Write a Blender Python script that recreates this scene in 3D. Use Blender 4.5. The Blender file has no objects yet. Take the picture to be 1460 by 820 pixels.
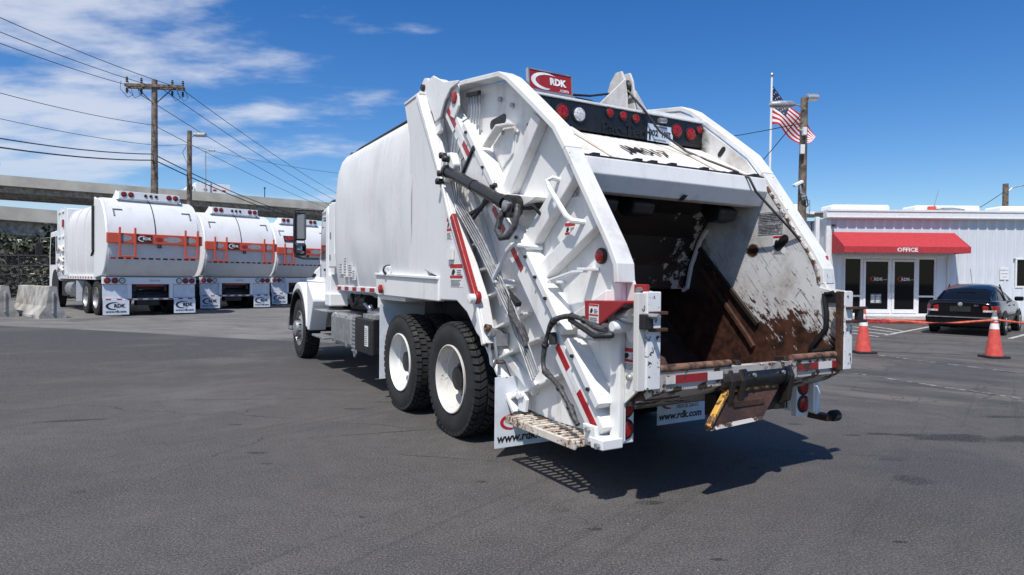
import bpy, math, random
from mathutils import Vector, Matrix
random.seed(7)
R = math.radians
sc = bpy.context.scene
COL = sc.collection
# ------------------------------------------------------------------ camera, sky, sun, exposure
cd = bpy.data.cameras.new('camera'); cam = bpy.data.objects.new('camera', cd); COL.objects.link(cam)
cd.sensor_width = 36; cd.lens = 36*916.2/1460; cd.clip_start = .05; cd.clip_end = 3000
PITCH, ROLL = .0147, .0092
cam.matrix_world = (Matrix.Translation((0, 0, 1.466)) @ Matrix.Rotation(R(90)-PITCH, 4, 'X') @ Matrix.Rotation(ROLL, 4, 'Z'))
sc.camera = cam
SUN = Vector((-.144, -.58, 1)).normalized()
w = bpy.data.worlds.new('World'); sc.world = w; w.use_nodes = True
wn = w.node_tree; wn.nodes.clear()
def wnode(t, **k):
    n = wn.nodes.new(t)
    for a, b in k.items(): setattr(n, a, b)
    return n
def wmath(op, a, b=None, c=None, clamp=False):
    n = wnode('ShaderNodeMath', operation=op); n.use_clamp = clamp
    for i, v in enumerate((a, b, c)):
        if v is None: continue
        if isinstance(v, (int, float)): n.inputs[i].default_value = v
        else: wn.links.new(v, n.inputs[i])
    return n.outputs[0]
sky = wnode('ShaderNodeTexSky', sky_type='NISHITA'); sky.sun_disc = False
sky.sun_elevation = math.asin(SUN.z); sky.sun_rotation = math.atan2(SUN.x, SUN.y)
sky.air_density = 1.0; sky.dust_density = .25; sky.ozone_density = 4.0; sky.altitude = 0
tcw = wnode('ShaderNodeTexCoord'); sep = wnode('ShaderNodeSeparateXYZ'); wn.links.new(tcw.outputs['Generated'], sep.inputs[0])
dx, dy, dz = sep.outputs
den = wmath('ADD', wmath('MAXIMUM', dz, 0.0), .16)
cmb = wnode('ShaderNodeCombineXYZ'); wn.links.new(wmath('DIVIDE', dx, den), cmb.inputs[0]); wn.links.new(wmath('DIVIDE', dy, den), cmb.inputs[1])
def wnoise(scale, detail, rough, off):
    mp = wnode('ShaderNodeMapping'); mp.inputs['Location'].default_value = off; mp.inputs['Scale'].default_value = (.75, 1.25, 1)
    n = wnode('ShaderNodeTexNoise'); n.inputs['Scale'].default_value = scale; n.inputs['Detail'].default_value = detail; n.inputs['Roughness'].default_value = rough
    wn.links.new(cmb.outputs[0], mp.inputs[0]); wn.links.new(mp.outputs[0], n.inputs['Vector']); return n.outputs['Fac']
n1 = wnoise(2.1, 10, .56, (3.1, 1.7, 0)); n2 = wnoise(.42, 2, .5, (7.3, 2.2, 0))
# a bank of broken cloud lies to the left (west) of the yard and goes on that way
bank = wmath('MULTIPLY_ADD', wmath('DIVIDE', wmath('ADD', dx, wmath('MULTIPLY', dy, -.12)), wmath('SQRT', wmath('ADD', wmath('MULTIPLY', dx, dx), wmath('ADD', wmath('MULTIPLY', dy, dy), .001)))), -.56, -.20)
cov = wmath('ADD', wmath('ADD', n1, wmath('MULTIPLY', wmath('SUBTRACT', n2, .5), .30)), bank)
mr = wnode('ShaderNodeMapRange', interpolation_type='SMOOTHSTEP'); wn.links.new(cov, mr.inputs['Value'])
mr.inputs['From Min'].default_value = .50; mr.inputs['From Max'].default_value = .72; mr.inputs['To Max'].default_value = .82
fadeh = wnode('ShaderNodeMapRange', interpolation_type='SMOOTHSTEP'); wn.links.new(dz, fadeh.inputs['Value']); fadeh.inputs['From Min'].default_value = .03; fadeh.inputs['From Max'].default_value = .16
mixc = wnode('ShaderNodeMix', data_type='RGBA'); wn.links.new(wmath('MULTIPLY', mr.outputs[0], fadeh.outputs[0]), mixc.inputs['Factor'])
hs = wnode('ShaderNodeHueSaturation'); hs.inputs['Hue'].default_value = .509; hs.inputs['Saturation'].default_value = 1.34; hs.inputs['Value'].default_value = 1.22
wn.links.new(sky.outputs[0], hs.inputs['Color']); wn.links.new(hs.outputs[0], mixc.inputs[6]); mixc.inputs[7].default_value = (6.6, 7.1, 8.2, 1)
bg = wnode('ShaderNodeBackground'); bg.inputs['Strength'].default_value = .105; wn.links.new(mixc.outputs[2], bg.inputs[0])
wo = wnode('ShaderNodeOutputWorld'); wn.links.new(bg.outputs[0], wo.inputs[0])
sl = bpy.data.lights.new('sun', 'SUN'); sl.energy = 5.0; sl.angle = R(.9); sl.color = (1, .955, .885)
so = bpy.data.objects.new('sun', sl); COL.objects.link(so); so.rotation_euler = SUN.to_track_quat('Z', 'Y').to_euler(); so.location = (-10, -30, 60)
vs = sc.view_settings; vs.view_transform = 'Standard'; vs.look = 'None'; vs.exposure = 0.0; vs.gamma = 1; vs.use_curve_mapping = False
sc.render.engine = 'CYCLES'; sc.cycles.use_denoising = True; sc.cycles.max_bounces = 6; sc.cycles.transparent_max_bounces = 8
sc.cycles.sample_clamp_indirect = 6

# ------------------------------------------------------------------ materials
MATS = {}
class NB:
    def __init__(s, name):
        s.m = bpy.data.materials.new(name); s.m.use_nodes = True; s.t = s.m.node_tree; s.b = s.t.nodes['Principled BSDF']
        s.tc = s.t.nodes.new('ShaderNodeTexCoord').outputs['Object']; MATS[name] = s.m
    def n(s, t, **k):
        n = s.t.nodes.new(t)
        for a, b in k.items(): setattr(n, a, b)
        return n
    def put(s, sock, v):
        if hasattr(v, 'links') or isinstance(v, bpy.types.NodeSocket): s.t.links.new(v, sock)
        else: sock.default_value = v
    def math(s, op, a, b=0.0, clamp=False):
        n = s.n('ShaderNodeMath', operation=op); n.use_clamp = clamp; s.put(n.inputs[0], a); s.put(n.inputs[1], b); return n.outputs[0]
    def map(s, scale=(1, 1, 1), rot=(0, 0, 0), loc=(0, 0, 0)):
        n = s.n('ShaderNodeMapping'); n.inputs['Scale'].default_value = scale; n.inputs['Rotation'].default_value = rot; n.inputs['Location'].default_value = loc
        s.t.links.new(s.tc, n.inputs[0]); return n.outputs[0]
    def tmap(s, stretch, rot):                     # stretched along rotated axes
        n = s.n('ShaderNodeMapping', vector_type='TEXTURE'); n.inputs['Scale'].default_value = stretch; n.inputs['Rotation'].default_value = rot
        s.t.links.new(s.tc, n.inputs[0]); return n.outputs[0]
    def noise(s, scale, detail=4, rough=.55, vec=None, dist=0):
        n = s.n('ShaderNodeTexNoise'); n.inputs['Scale'].default_value = scale; n.inputs['Detail'].default_value = detail; n.inputs['Roughness'].default_value = rough; n.inputs['Distortion'].default_value = dist
        s.t.links.new(vec or s.tc, n.inputs['Vector']); return n.outputs['Fac']
    def vor(s, scale, feature='F1', vec=None, out='Distance', rnd=1):
        n = s.n('ShaderNodeTexVoronoi', feature=feature); n.inputs['Scale'].default_value = scale; n.inputs['Randomness'].default_value = rnd
        s.t.links.new(vec or s.tc, n.inputs['Vector']); return n.outputs[out]
    def ss(s, v, a, b, lo=0., hi=1.):
        n = s.n('ShaderNodeMapRange', interpolation_type='SMOOTHSTEP'); s.put(n.inputs['Value'], v)
        if a < b: n.inputs['From Min'].default_value = a; n.inputs['From Max'].default_value = b; n.inputs['To Min'].default_value = lo; n.inputs['To Max'].default_value = hi
        else: n.inputs['From Min'].default_value = b; n.inputs['From Max'].default_value = a; n.inputs['To Min'].default_value = hi; n.inputs['To Max'].default_value = lo
        return n.outputs[0]
    def mix(s, f, a, b):
        n = s.n('ShaderNodeMix', data_type='RGBA'); s.put(n.inputs['Factor'], f)
        for i, v in ((6, a), (7, b)):
            if isinstance(v, tuple): n.inputs[i].default_value = (*v[:3], 1)
            else: s.t.links.new(v, n.inputs[i])
        return n.outputs[2]
    def xyz(s):
        n = s.n('ShaderNodeSeparateXYZ'); s.t.links.new(s.tc, n.inputs[0]); return n.outputs
    def bump(s, h, strength=.3, dist=.01):
        n = s.n('ShaderNodeBump'); n.inputs['Strength'].default_value = strength; n.inputs['Distance'].default_value = dist
        s.t.links.new(h, n.inputs['Height']); s.t.links.new(n.outputs[0], s.b.inputs['Normal'])
    def fin(s, col, rough, metal=0., spec=None):
        s.put(s.b.inputs['Base Color'], (*col, 1) if isinstance(col, tuple) else col); s.put(s.b.inputs['Roughness'], rough); s.put(s.b.inputs['Metallic'], metal)
        if spec is not None: s.b.inputs['Specular IOR Level'].default_value = spec
        return s.m
def plain(name, col, rough=.5, metal=0., var=.12, scale=9):
    b = NB(name); n = b.noise(scale, 4); d = tuple(c*(1-var*2) for c in col); l = tuple(min(1, c*(1+var)) for c in col)
    return b.fin(b.mix(b.ss(n, .3, .7), d, l), b.ss(b.noise(scale*2.3, 3), .3, .7, rough*.8, min(1, rough*1.2)), metal)
def paint(name, col, rough=.38, dirt=(.30, .26, .22), amt=.35, chips=None, chipscale=14, chipcol=(.06, .03, .02)):
    b = NB(name)
    oi = b.n('ShaderNodeObjectInfo'); va = b.n('ShaderNodeVectorMath', operation='ADD'); b.t.links.new(b.tc, va.inputs[0]); b.t.links.new(b.math('MULTIPLY', oi.outputs['Random'], 40.), va.inputs[1]); b.tc = va.outputs[0]
    streak = b.noise(2.2, 6, .62, b.map((1.6, 1.6, .35)))
    fine = b.noise(16, 5, .65)
    f = b.math('MULTIPLY', b.ss(b.math('ADD', b.math('MULTIPLY', streak, .75), b.math('MULTIPLY', fine, .25)), .47, .72), amt)
    c = b.mix(f, col, dirt)
    run = b.noise(1.0, 4, .6, b.map((19, 19, .9), (0, 0, 0), (3, 1, 2))); c = b.mix(b.math('MULTIPLY', b.ss(run, .60, .74), b.ss(b.noise(1.4, 3), .5, .66, 0., amt*1.0)), c, (.30, .20, .12))
    if chips:
        big = b.noise(1.7, 3, .5)
        m = b.ss(b.math('ADD', b.noise(chipscale, 6, .7), b.math('MULTIPLY', b.math('SUBTRACT', big, .5), .35)), chips, chips+.025)
        c = b.mix(m, c, chipcol)
    b.bump(b.noise(3.1, 2), .12, .02)
    return b.fin(c, b.ss(fine, .3, .7, rough*.85, min(1, rough*1.35)))
WHITE = (.75, .75, .74)
paint('white_paint', WHITE, .38, amt=.42)
paint('body_paint', (.69, .69, .69), .45, dirt=(.45, .44, .43), amt=.38)
paint('rail_paint', WHITE, .4, amt=.38, chips=.715, chipscale=22)
paint('rim_chipped', (.70, .70, .69), .45, amt=.5, chips=.655, chipscale=24)
paint('tape_worn', (.26, .012, .016), .45, dirt=(.06, .03, .02), amt=.9, chips=.53, chipscale=9, chipcol=(.05, .03, .022))
paint('sill_paint', (.46, .43, .40), .55, dirt=(.10, .055, .035), amt=1.0, chips=.515, chipscale=8, chipcol=(.055, .03, .02))
paint('chipped_paint', (.72, .72, .71), .45, amt=.45, chips=.60, chipscale=20)
paint('worn_paint', (.62, .60, .57), .5, dirt=(.22, .13, .07), amt=.7, chips=.655, chipscale=9, chipcol=(.10, .05, .025))
paint('hood_paint', (.72, .70, .66), .5, dirt=(.36, .22, .08), amt=.55, chips=.72, chipscale=10, chipcol=(.2, .12, .05))
paint('edge_rust', (.6, .58, .55), .5, dirt=(.15, .08, .04), amt=.8, chips=.50, chipscale=16, chipcol=(.10, .045, .02))
paint('step_paint', (.62, .57, .50), .6, dirt=(.2, .1, .04), amt=.9, chips=.545, chipscale=26, chipcol=(.12, .055, .025))
paint('bright_white', (.78, .79, .80), .32, amt=.12)
paint('barrel_white', (.66, .665, .67), .36, dirt=(.38, .37, .36), amt=.35)
paint('red_paint', (.30, .016, .02), .4, dirt=(.16, .02, .02), amt=.5)
paint('orange_red', (.56, .085, .045), .42, dirt=(.3, .04, .03), amt=.3)
paint('black_paint', (.009, .009, .011), .30, dirt=(.03, .028, .026), amt=.4)
paint('yellow_paint', (.55, .30, .05), .5, dirt=(.12, .05, .02), amt=.9, chips=.52, chipscale=16, chipcol=(.10, .04, .02))
plain('black_plastic', (.014, .014, .016), .5)
plain('dark_steel', (.03, .03, .032), .5, .4)
plain('steel', (.42, .43, .44), .38, .75)
plain('line_steel', (.34, .35, .36), .38, .5)
plain('aluminium', (.42, .43, .44), .42, .7)
plain('hose_grey', (.055, .055, .062), .6, var=.4, scale=40)
plain('rubber', (.018, .018, .019), .78, var=.2, scale=5)
plain('flap_white', (.66, .70, .76), .5, var=.05)
plain('sticker_white', (.72, .72, .72), .45, var=.06)
plain('sticker_grey', (.33, .34, .36), .5, var=.3, scale=60)
plain('ink_black', (.012, .012, .012), .5)
b = NB('stencil'); b.fin(b.mix(b.ss(b.noise(5, 3), .52, .64), (.02, .018, .016), (.22, .11, .03)), .6)
plain('ink_red', (.45, .02, .02), .45)
plain('plate_maroon', (.06, .008, .01), .4)
plain('ink_grey', (.2, .2, .2), .5)
plain('ink_white', (.75, .75, .75), .5)
plain('tape_red', (.36, .012, .018), .35, var=.1)
plain('tape_white', (.70, .71, .73), .35, var=.05)
plain('lamp_red', (.34, .014, .012), .2, var=.35, scale=70)
plain('lamp_amber', (.55, .14, .02), .2)
plain('lamp_clear', (.62, .63, .64), .2, var=.3, scale=60)
plain('concrete', (.36, .345, .32), .85, var=.22, scale=3)
plain('bridge_concrete', (.46, .43, .37), .85, var=.1, scale=.6)
plain('wood_pole', (.17, .135, .105), .85, var=.3, scale=6)
plain('galv', (.46, .47, .48), .42, .6)
plain('wire', (.02, .02, .02), .6)
plain('awning_red', (.42, .030, .038), .75, var=.06)
plain('frame_white', (.74, .74, .74), .4, var=.04)
plain('cone_orange', (.62, .085, .065), .5, var=.1)
plain('cone_white', (.74, .74, .74), .4)
plain('kerb_red', (.42, .04, .04), .6, var=.25)
plain('tape_orange', (.55, .10, .045), .5, var=.2, scale=20)
plain('fence_metal', (.05, .05, .052), .5, .5)
plain('trunk', (.07, .05, .035), .9)
plain('line_paint', (.52, .52, .50), .7, var=.3, scale=14)
b = NB('faded_paint'); b.fin(b.mix(b.ss(b.noise(9, 6, .75), .47, .6), (.075, .074, .073), (.30, .30, .29)), .8)
plain('plate_white', (.55, .63, .74), .4, var=.06)
plain('rust_pipe', (.16, .085, .055), .7, var=.4, scale=18)
b = NB('car_black'); b.fin((.005, .005, .007), .16, 0., .25); b.b.inputs['Coat Weight'].default_value = .35; b.b.inputs['Coat Roughness'].default_value = .04
b = NB('dark_glass'); b.fin((.006, .007, .009), .03); b.b.inputs['Specular IOR Level'].default_value = .16
b = NB('mirror_glass'); b.fin((.30, .31, .33), .05, 1.)
# siding
b = NB('siding'); b.fin(b.mix(b.ss(b.noise(1.2, 5, .6, b.map((2, 2, .3))), .35, .7), (.66, .69, .73), (.52, .55, .59)), .42)
# rust
b = NB('rust'); n = b.noise(5, 7, .65); n2_ = b.noise(31, 4, .7)
b.bump(n2_, .5, .01); b.fin(b.mix(b.ss(n2_, .35, .7), b.mix(b.ss(n, .35, .65), (.022, .011, .008), (.095, .038, .021)), (.04, .020, .013)), .62)
b = NB('grime_shade'); b.bump(b.noise(20, 5), .4, .01); b.fin(b.mix(b.noise(6, 5), (.008, .007, .006), (.030, .018, .012)), .6)  # near-black: dirt on the winch, painted-in shade on panels inside the hopper
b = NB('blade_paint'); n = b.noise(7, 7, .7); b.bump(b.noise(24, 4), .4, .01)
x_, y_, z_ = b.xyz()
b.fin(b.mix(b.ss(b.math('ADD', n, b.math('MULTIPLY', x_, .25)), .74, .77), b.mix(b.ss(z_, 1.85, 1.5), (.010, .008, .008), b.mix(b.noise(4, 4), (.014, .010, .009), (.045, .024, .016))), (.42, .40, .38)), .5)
# hopper wall: white with scraped scratches, brown where the load grinds the bottom
b = NB('hopper_wall'); x_, y_, z_ = b.xyz()
big = b.noise(2.6, 5, .6); spl = b.noise(17, 6, .72, b.tmap((1, .55, 1.9), (R(-43), 0, 0)))
edge = b.math('ADD', b.math('MULTIPLY', b.math('SUBTRACT', 1.16, z_), 1.5), b.math('MULTIPLY', b.math('SUBTRACT', big, .5), 1.5))
lineh = b.math('ADD', b.math('MULTIPLY', b.math('ADD', y_, .95), .9125), 1.76)
inner = b.math('MULTIPLY', b.math('SUBTRACT', lineh, z_), 6.0)
edge = b.math('MAXIMUM', edge, b.math('ADD', inner, b.math('MULTIPLY', b.math('SUBTRACT', big, .5), .8)))
solid = b.ss(b.math('ADD', edge, b.math('MULTIPLY', b.math('SUBTRACT', spl, .5), 1.3)), -.02, .10)
halo = b.ss(b.math('ADD', b.math('MULTIPLY', b.math('SUBTRACT', 1.62, z_), .22), spl), .635, .665)
sc1 = b.ss(b.noise(5.5, 4, .55, b.tmap((1, .075, 1.0), (R(-40), 0, 0)), .5), .62, .655); sc2 = b.ss(b.noise(4.6, 4, .55, b.tmap((1, .06, .9), (R(47), 0, 0)), .5), .68, .70)
gate = b.math('MULTIPLY', b.ss(z_, 2.0, 1.6), b.ss(b.noise(2.3, 3), .36, .52))
scr = b.math('MULTIPLY', b.math('MAXIMUM', sc1, sc2), gate)
c = b.mix(b.ss(b.noise(4, 6, .65), .35, .75), (.66, .66, .655), (.40, .37, .34))
c = b.mix(b.math('MULTIPLY', scr, .85), c, (.06, .04, .03))
rustc = b.mix(b.ss(b.noise(9, 6, .7), .35, .65), (.018, .009, .007), (.085, .034, .020))
c = b.mix(b.math('MAXIMUM', solid, b.math('MULTIPLY', halo, .9)), c, rustc)
dd = b.math('SQRT', b.math('ADD', b.math('POWER', b.math('SUBTRACT', y_, -1.612), 2.), b.math('POWER', b.math('SUBTRACT', z_, 1.725), 2.)))
c = b.mix(b.ss(b.math('ADD', dd, b.math('MULTIPLY', b.math('SUBTRACT', spl, .5), .06)), .07, .05), c, rustc)
# load dirt deep inside, blackened to stand in for shade under the hood
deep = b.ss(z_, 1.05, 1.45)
grime_shade = b.ss(b.math('ADD', b.math('ADD', y_, b.math('MULTIPLY', b.math('SUBTRACT', big, .5), .5)), b.math('MULTIPLY', b.math('SUBTRACT', spl, .5), .3)), -1.12, -.92)
c = b.mix(b.math('MULTIPLY', grime_shade, deep), c, (.020, .014, .011))
b.bump(spl, .2, .006); b.fin(c, .5)
# foliage
b = NB('foliage'); b.fin(b.mix(b.ss(b.noise(1.3, 3), .3, .7), (.020, .030, .012), (.065, .085, .030)), .7)
b = NB('foliage_dark'); b.fin(b.mix(b.ss(b.noise(1.1, 3), .3, .7), (.016, .022, .012), (.05, .055, .028)), .7)
# flag halves
plain('flag_blue', (.008, .014, .06), .7, var=.1); plain('flag_red', (.45, .008, .018), .7, var=.1); plain('flag_white', (.74, .74, .74), .7, var=.05)

# asphalt
b = NB('asphalt'); x_, y_, z_ = b.xyz()
agg = b.noise(70, 3, .6); agg3 = b.noise(140, 2, .5); agg2 = b.vor(130); mid = b.noise(5.5, 6, .68); big = b.noise(.55, 5, .6)
c = b.mix(b.ss(mid, .3, .7), (0.0682, 0.0640, 0.0619), (0.0947, 0.0890, 0.0857))
c = b.mix(b.math('MULTIPLY', b.ss(big, .35, .7), .55), c, (0.0600, 0.0567, 0.0557))
# newer, darker and bluer overlay toward the parked trucks, old bleached surface beyond its joint
wob = b.math('MULTIPLY', b.math('SUBTRACT', b.noise(.5, 3), .5), 1.0)
streaks = b.noise(.9, 5, .6, b.map((.25, 1.6, 1)))
newer = b.math('MULTIPLY', b.ss(b.math('ADD', y_, b.math('MULTIPLY', b.math('SUBTRACT', streaks, .5), 9)), 6.2, 12.5), b.ss(b.math('ADD', y_, b.math('MULTIPLY', x_, .106)), 13.64, 13.56))
left = b.ss(x_, -.5, -2.5)
c = b.mix(b.math('MULTIPLY', b.math('MULTIPLY', newer, left), .8), c, (0.0416, 0.0408, 0.0429))
old = b.ss(b.math('ADD', y_, b.math('MULTIPLY', x_, .106)), 13.57, 13.63)
near = b.math('MULTIPLY', b.ss(b.math('ADD', b.math('ADD', y_, b.math('MULTIPLY', x_, .106)), b.math('MULTIPLY', b.math('SUBTRACT', streaks, .5), 3.)), 10.2, 12.9), b.math('MULTIPLY', left, .7)); c = b.mix(b.math('MULTIPLY', near, b.math('SUBTRACT', 1., old)), c, (0.0465, 0.0475, 0.0525))
oldc = b.mix(b.ss(b.noise(2.2, 6, .7, b.map((.35, 1.3, 1))), .35, .7), (0.1767, 0.1691, 0.1604), (0.2697, 0.2612, 0.2475))
c = b.mix(b.math('MULTIPLY', b.math('MULTIPLY', old, left), .9), c, oldc)
# right of the truck: worn pale strips and grey wheel tracks
rgt = b.ss(b.math('SUBTRACT', y_, b.math('MULTIPLY', x_, -.10)), 7.6, 8.6)
rgt = b.math('MULTIPLY', rgt, b.ss(x_, 1.0, 3.2))
st2 = b.noise(1.0, 7, .68, b.tmap((2.4, .6, 1), (0, 0, R(-35))))
lt = b.noise(.7, 6, .66, b.tmap((2.6, .8, 1), (0, 0, R(35)))); c = b.mix(b.math('MULTIPLY', b.ss(lt, .52, .66), .45), c, (0.1168, 0.1073, 0.1004)); c = b.mix(b.math('MULTIPLY', b.ss(lt, .46, .36), .4), c, (0.0473, 0.0451, 0.0447))
c = b.mix(b.math('MULTIPLY', rgt, b.ss(st2, .42, .66)), c, (0.1484, 0.1354, 0.1225))
c = b.mix(b.math('MULTIPLY', rgt, b.ss(st2, .47, .33)), c, (0.0442, 0.0433, 0.0460))
# cracks
ck = b.n('ShaderNodeTexVoronoi', feature='DISTANCE_TO_EDGE'); ck.inputs['Scale'].default_value = .75
wv = b.n('ShaderNodeVectorMath', operation='ADD'); nz = b.n('ShaderNodeTexNoise'); nz.inputs['Scale'].default_value = 1.6; nz.inputs['Detail'].default_value = 5; b.t.links.new(b.tc, nz.inputs['Vector'])
sv = b.n('ShaderNodeVectorMath', operation='SCALE'); sv.inputs[3].default_value = 1.1; b.t.links.new(nz.outputs['Color'], sv.inputs[0]); b.t.links.new(b.tc, wv.inputs[0]); b.t.links.new(sv.outputs[0], wv.inputs[1]); b.t.links.new(wv.outputs[0], ck.inputs['Vector'])
crk = b.math('MULTIPLY', b.ss(ck.outputs['Distance'], .016, .004), b.math('MAXIMUM', rgt, b.math('MULTIPLY', b.ss(b.noise(.35, 2), .58, .64), .8)))
c = b.mix(b.math('MULTIPLY', crk, .75), c, (0.0189, 0.0183, 0.0196))
# oil drips and damp spots
def blot(px, py, rx, ry, rot=0.0):
    n = b.n('ShaderNodeMapping', vector_type='TEXTURE'); n.inputs['Location'].default_value = (px, py, 0); n.inputs['Rotation'].default_value = (0, 0, rot); n.inputs['Scale'].default_value = (rx, ry, 1)
    b.t.links.new(b.tc, n.inputs[0]); l = b.n('ShaderNodeVectorMath', operation='LENGTH'); fl = b.n('ShaderNodeVectorMath', operation='MULTIPLY'); fl.inputs[1].default_value = (1, 1, 0)
    b.t.links.new(n.outputs[0], fl.inputs[0]); b.t.links.new(fl.outputs[0], l.inputs[0]); return l.outputs['Value']
bn = b.math('MULTIPLY', b.math('SUBTRACT', b.noise(6, 6, .75, b.map((.6, 1.6, 1))), .5), 2.6); acc = None
for q in ((4.16, 6.03, .42, .17), (4.85, 6.0, .45, .15), (3.8, 6.12, .22, .06), (2.98, 4.74, .16, .12), (3.17, 5.28, .12, .06), (3.55, 6.15, .16, .05), (3.25, 6.1, .10, .04), (2.9, 6.55, .10, .05), (4.6, 5.55, .16, .06),
          (-1.72, 7.1, .16, .04), (-1.5, 7.5, .2, .03), (-2.5, 8.3, .55, .022), (.5, 3.75, .05, .03), (-1.3, 2.85, .03, .022), (1.1, 3.35, .05, .02), (-2.1, 5.3, .10, .03), (-1.9, 5.0, .06, .03), (-2.7, 6.3, .07, .03), (5.4, 7.0, .3, .06), (-1.0, 6.1, .9, .018, .35), (-3.2, 7.6, .8, .02, .1), (-.5, 5.2, .5, .012, -.2), (.9, 4.2, .10, .05), (-4.4, 6.4, .35, .05, .3), (-2.9, 4.3, .05, .03), (1.9, 5.0, .05, .03), (-.9, 3.9, .035, .02), (2.2, 3.6, .04, .02), (-.35, 3.1, .03, .02), (-.2, 4.6, .04, .02)):
    v = b.ss(b.math('ADD', blot(*q), bn), 1.15, .6)
    acc = v if acc is None else b.math('MAXIMUM', acc, v)
c = b.mix(b.math('MULTIPLY', acc, .92), c, (0.0133, 0.0128, 0.0138))
# faint tyre marks
tm = b.noise(1.3, 3, .5, b.tmap((9, .16, 1), (0, 0, R(52)))); c = b.mix(b.math('MULTIPLY', b.ss(tm, .60, .68), .35), c, (0.0315, 0.0305, 0.0306))
# long construction joint and sealed cracks wandering over the yard
jn = b.math('ADD', b.math('ADD', y_, b.math('MULTIPLY', x_, .22)), b.math('MULTIPLY', b.math('SUBTRACT', b.noise(.8, 5, .6), .5), .7))
for y0 in (6.05, 9.9): c = b.mix(b.math('MULTIPLY', b.ss(b.math('ABSOLUTE', b.math('SUBTRACT', jn, y0)), .018, .006), b.ss(b.noise(.9, 3), .46, .56, 0., .75)), c, (0.0196, 0.0197, 0.0223))
jn2 = b.math('ADD', b.math('SUBTRACT', x_, b.math('MULTIPLY', y_, .35)), b.math('MULTIPLY', b.math('SUBTRACT', b.noise(1.1, 5, .65), .5), .8))
for x0 in (-4.2, 2.3): c = b.mix(b.math('MULTIPLY', b.ss(b.math('ABSOLUTE', b.math('SUBTRACT', jn2, x0)), .012, .004), b.ss(b.noise(.7, 3), .48, .56, 0., .7)), c, (0.0215, 0.0216, 0.0234))
wornp = b.noise(.33, 6, .62); c = b.mix(b.ss(wornp, .53, .66, 0., .55), c, (0.1322, 0.1279, 0.1274)); c = b.mix(b.ss(wornp, .47, .35, 0., .65), c, (0.0450, 0.0452, 0.0499))
# pale specks, grit
sp = b.ss(b.vor(7.0, vec=b.map((1, 1, 0))), .055, .035); c = b.mix(b.math('MULTIPLY', sp, b.ss(b.noise(2.9, 2), .50, .56)), c, (0.2651, 0.2500, 0.2388))
c = b.mix(b.math('MULTIPLY', b.ss(agg, .53, .64), .62), c, (0.1705, 0.1586, 0.1500)); c = b.mix(b.math('MULTIPLY', b.ss(agg, .48, .37), .7), c, (0.0284, 0.0268, 0.0269)); c = b.mix(b.math('MULTIPLY', b.ss(agg3, .52, .70), .55), c, (0.1578, 0.1464, 0.1379)); c = b.mix(b.math('MULTIPLY', b.ss(agg3, .48, .32), .5), c, (0.0253, 0.0244, 0.0245))
b.bump(b.math('ADD', b.math('MULTIPLY', agg, 1.0), b.math('MULTIPLY', agg2, .8)), .55, .006); b.fin(c, .82, spec=.35)

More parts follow.
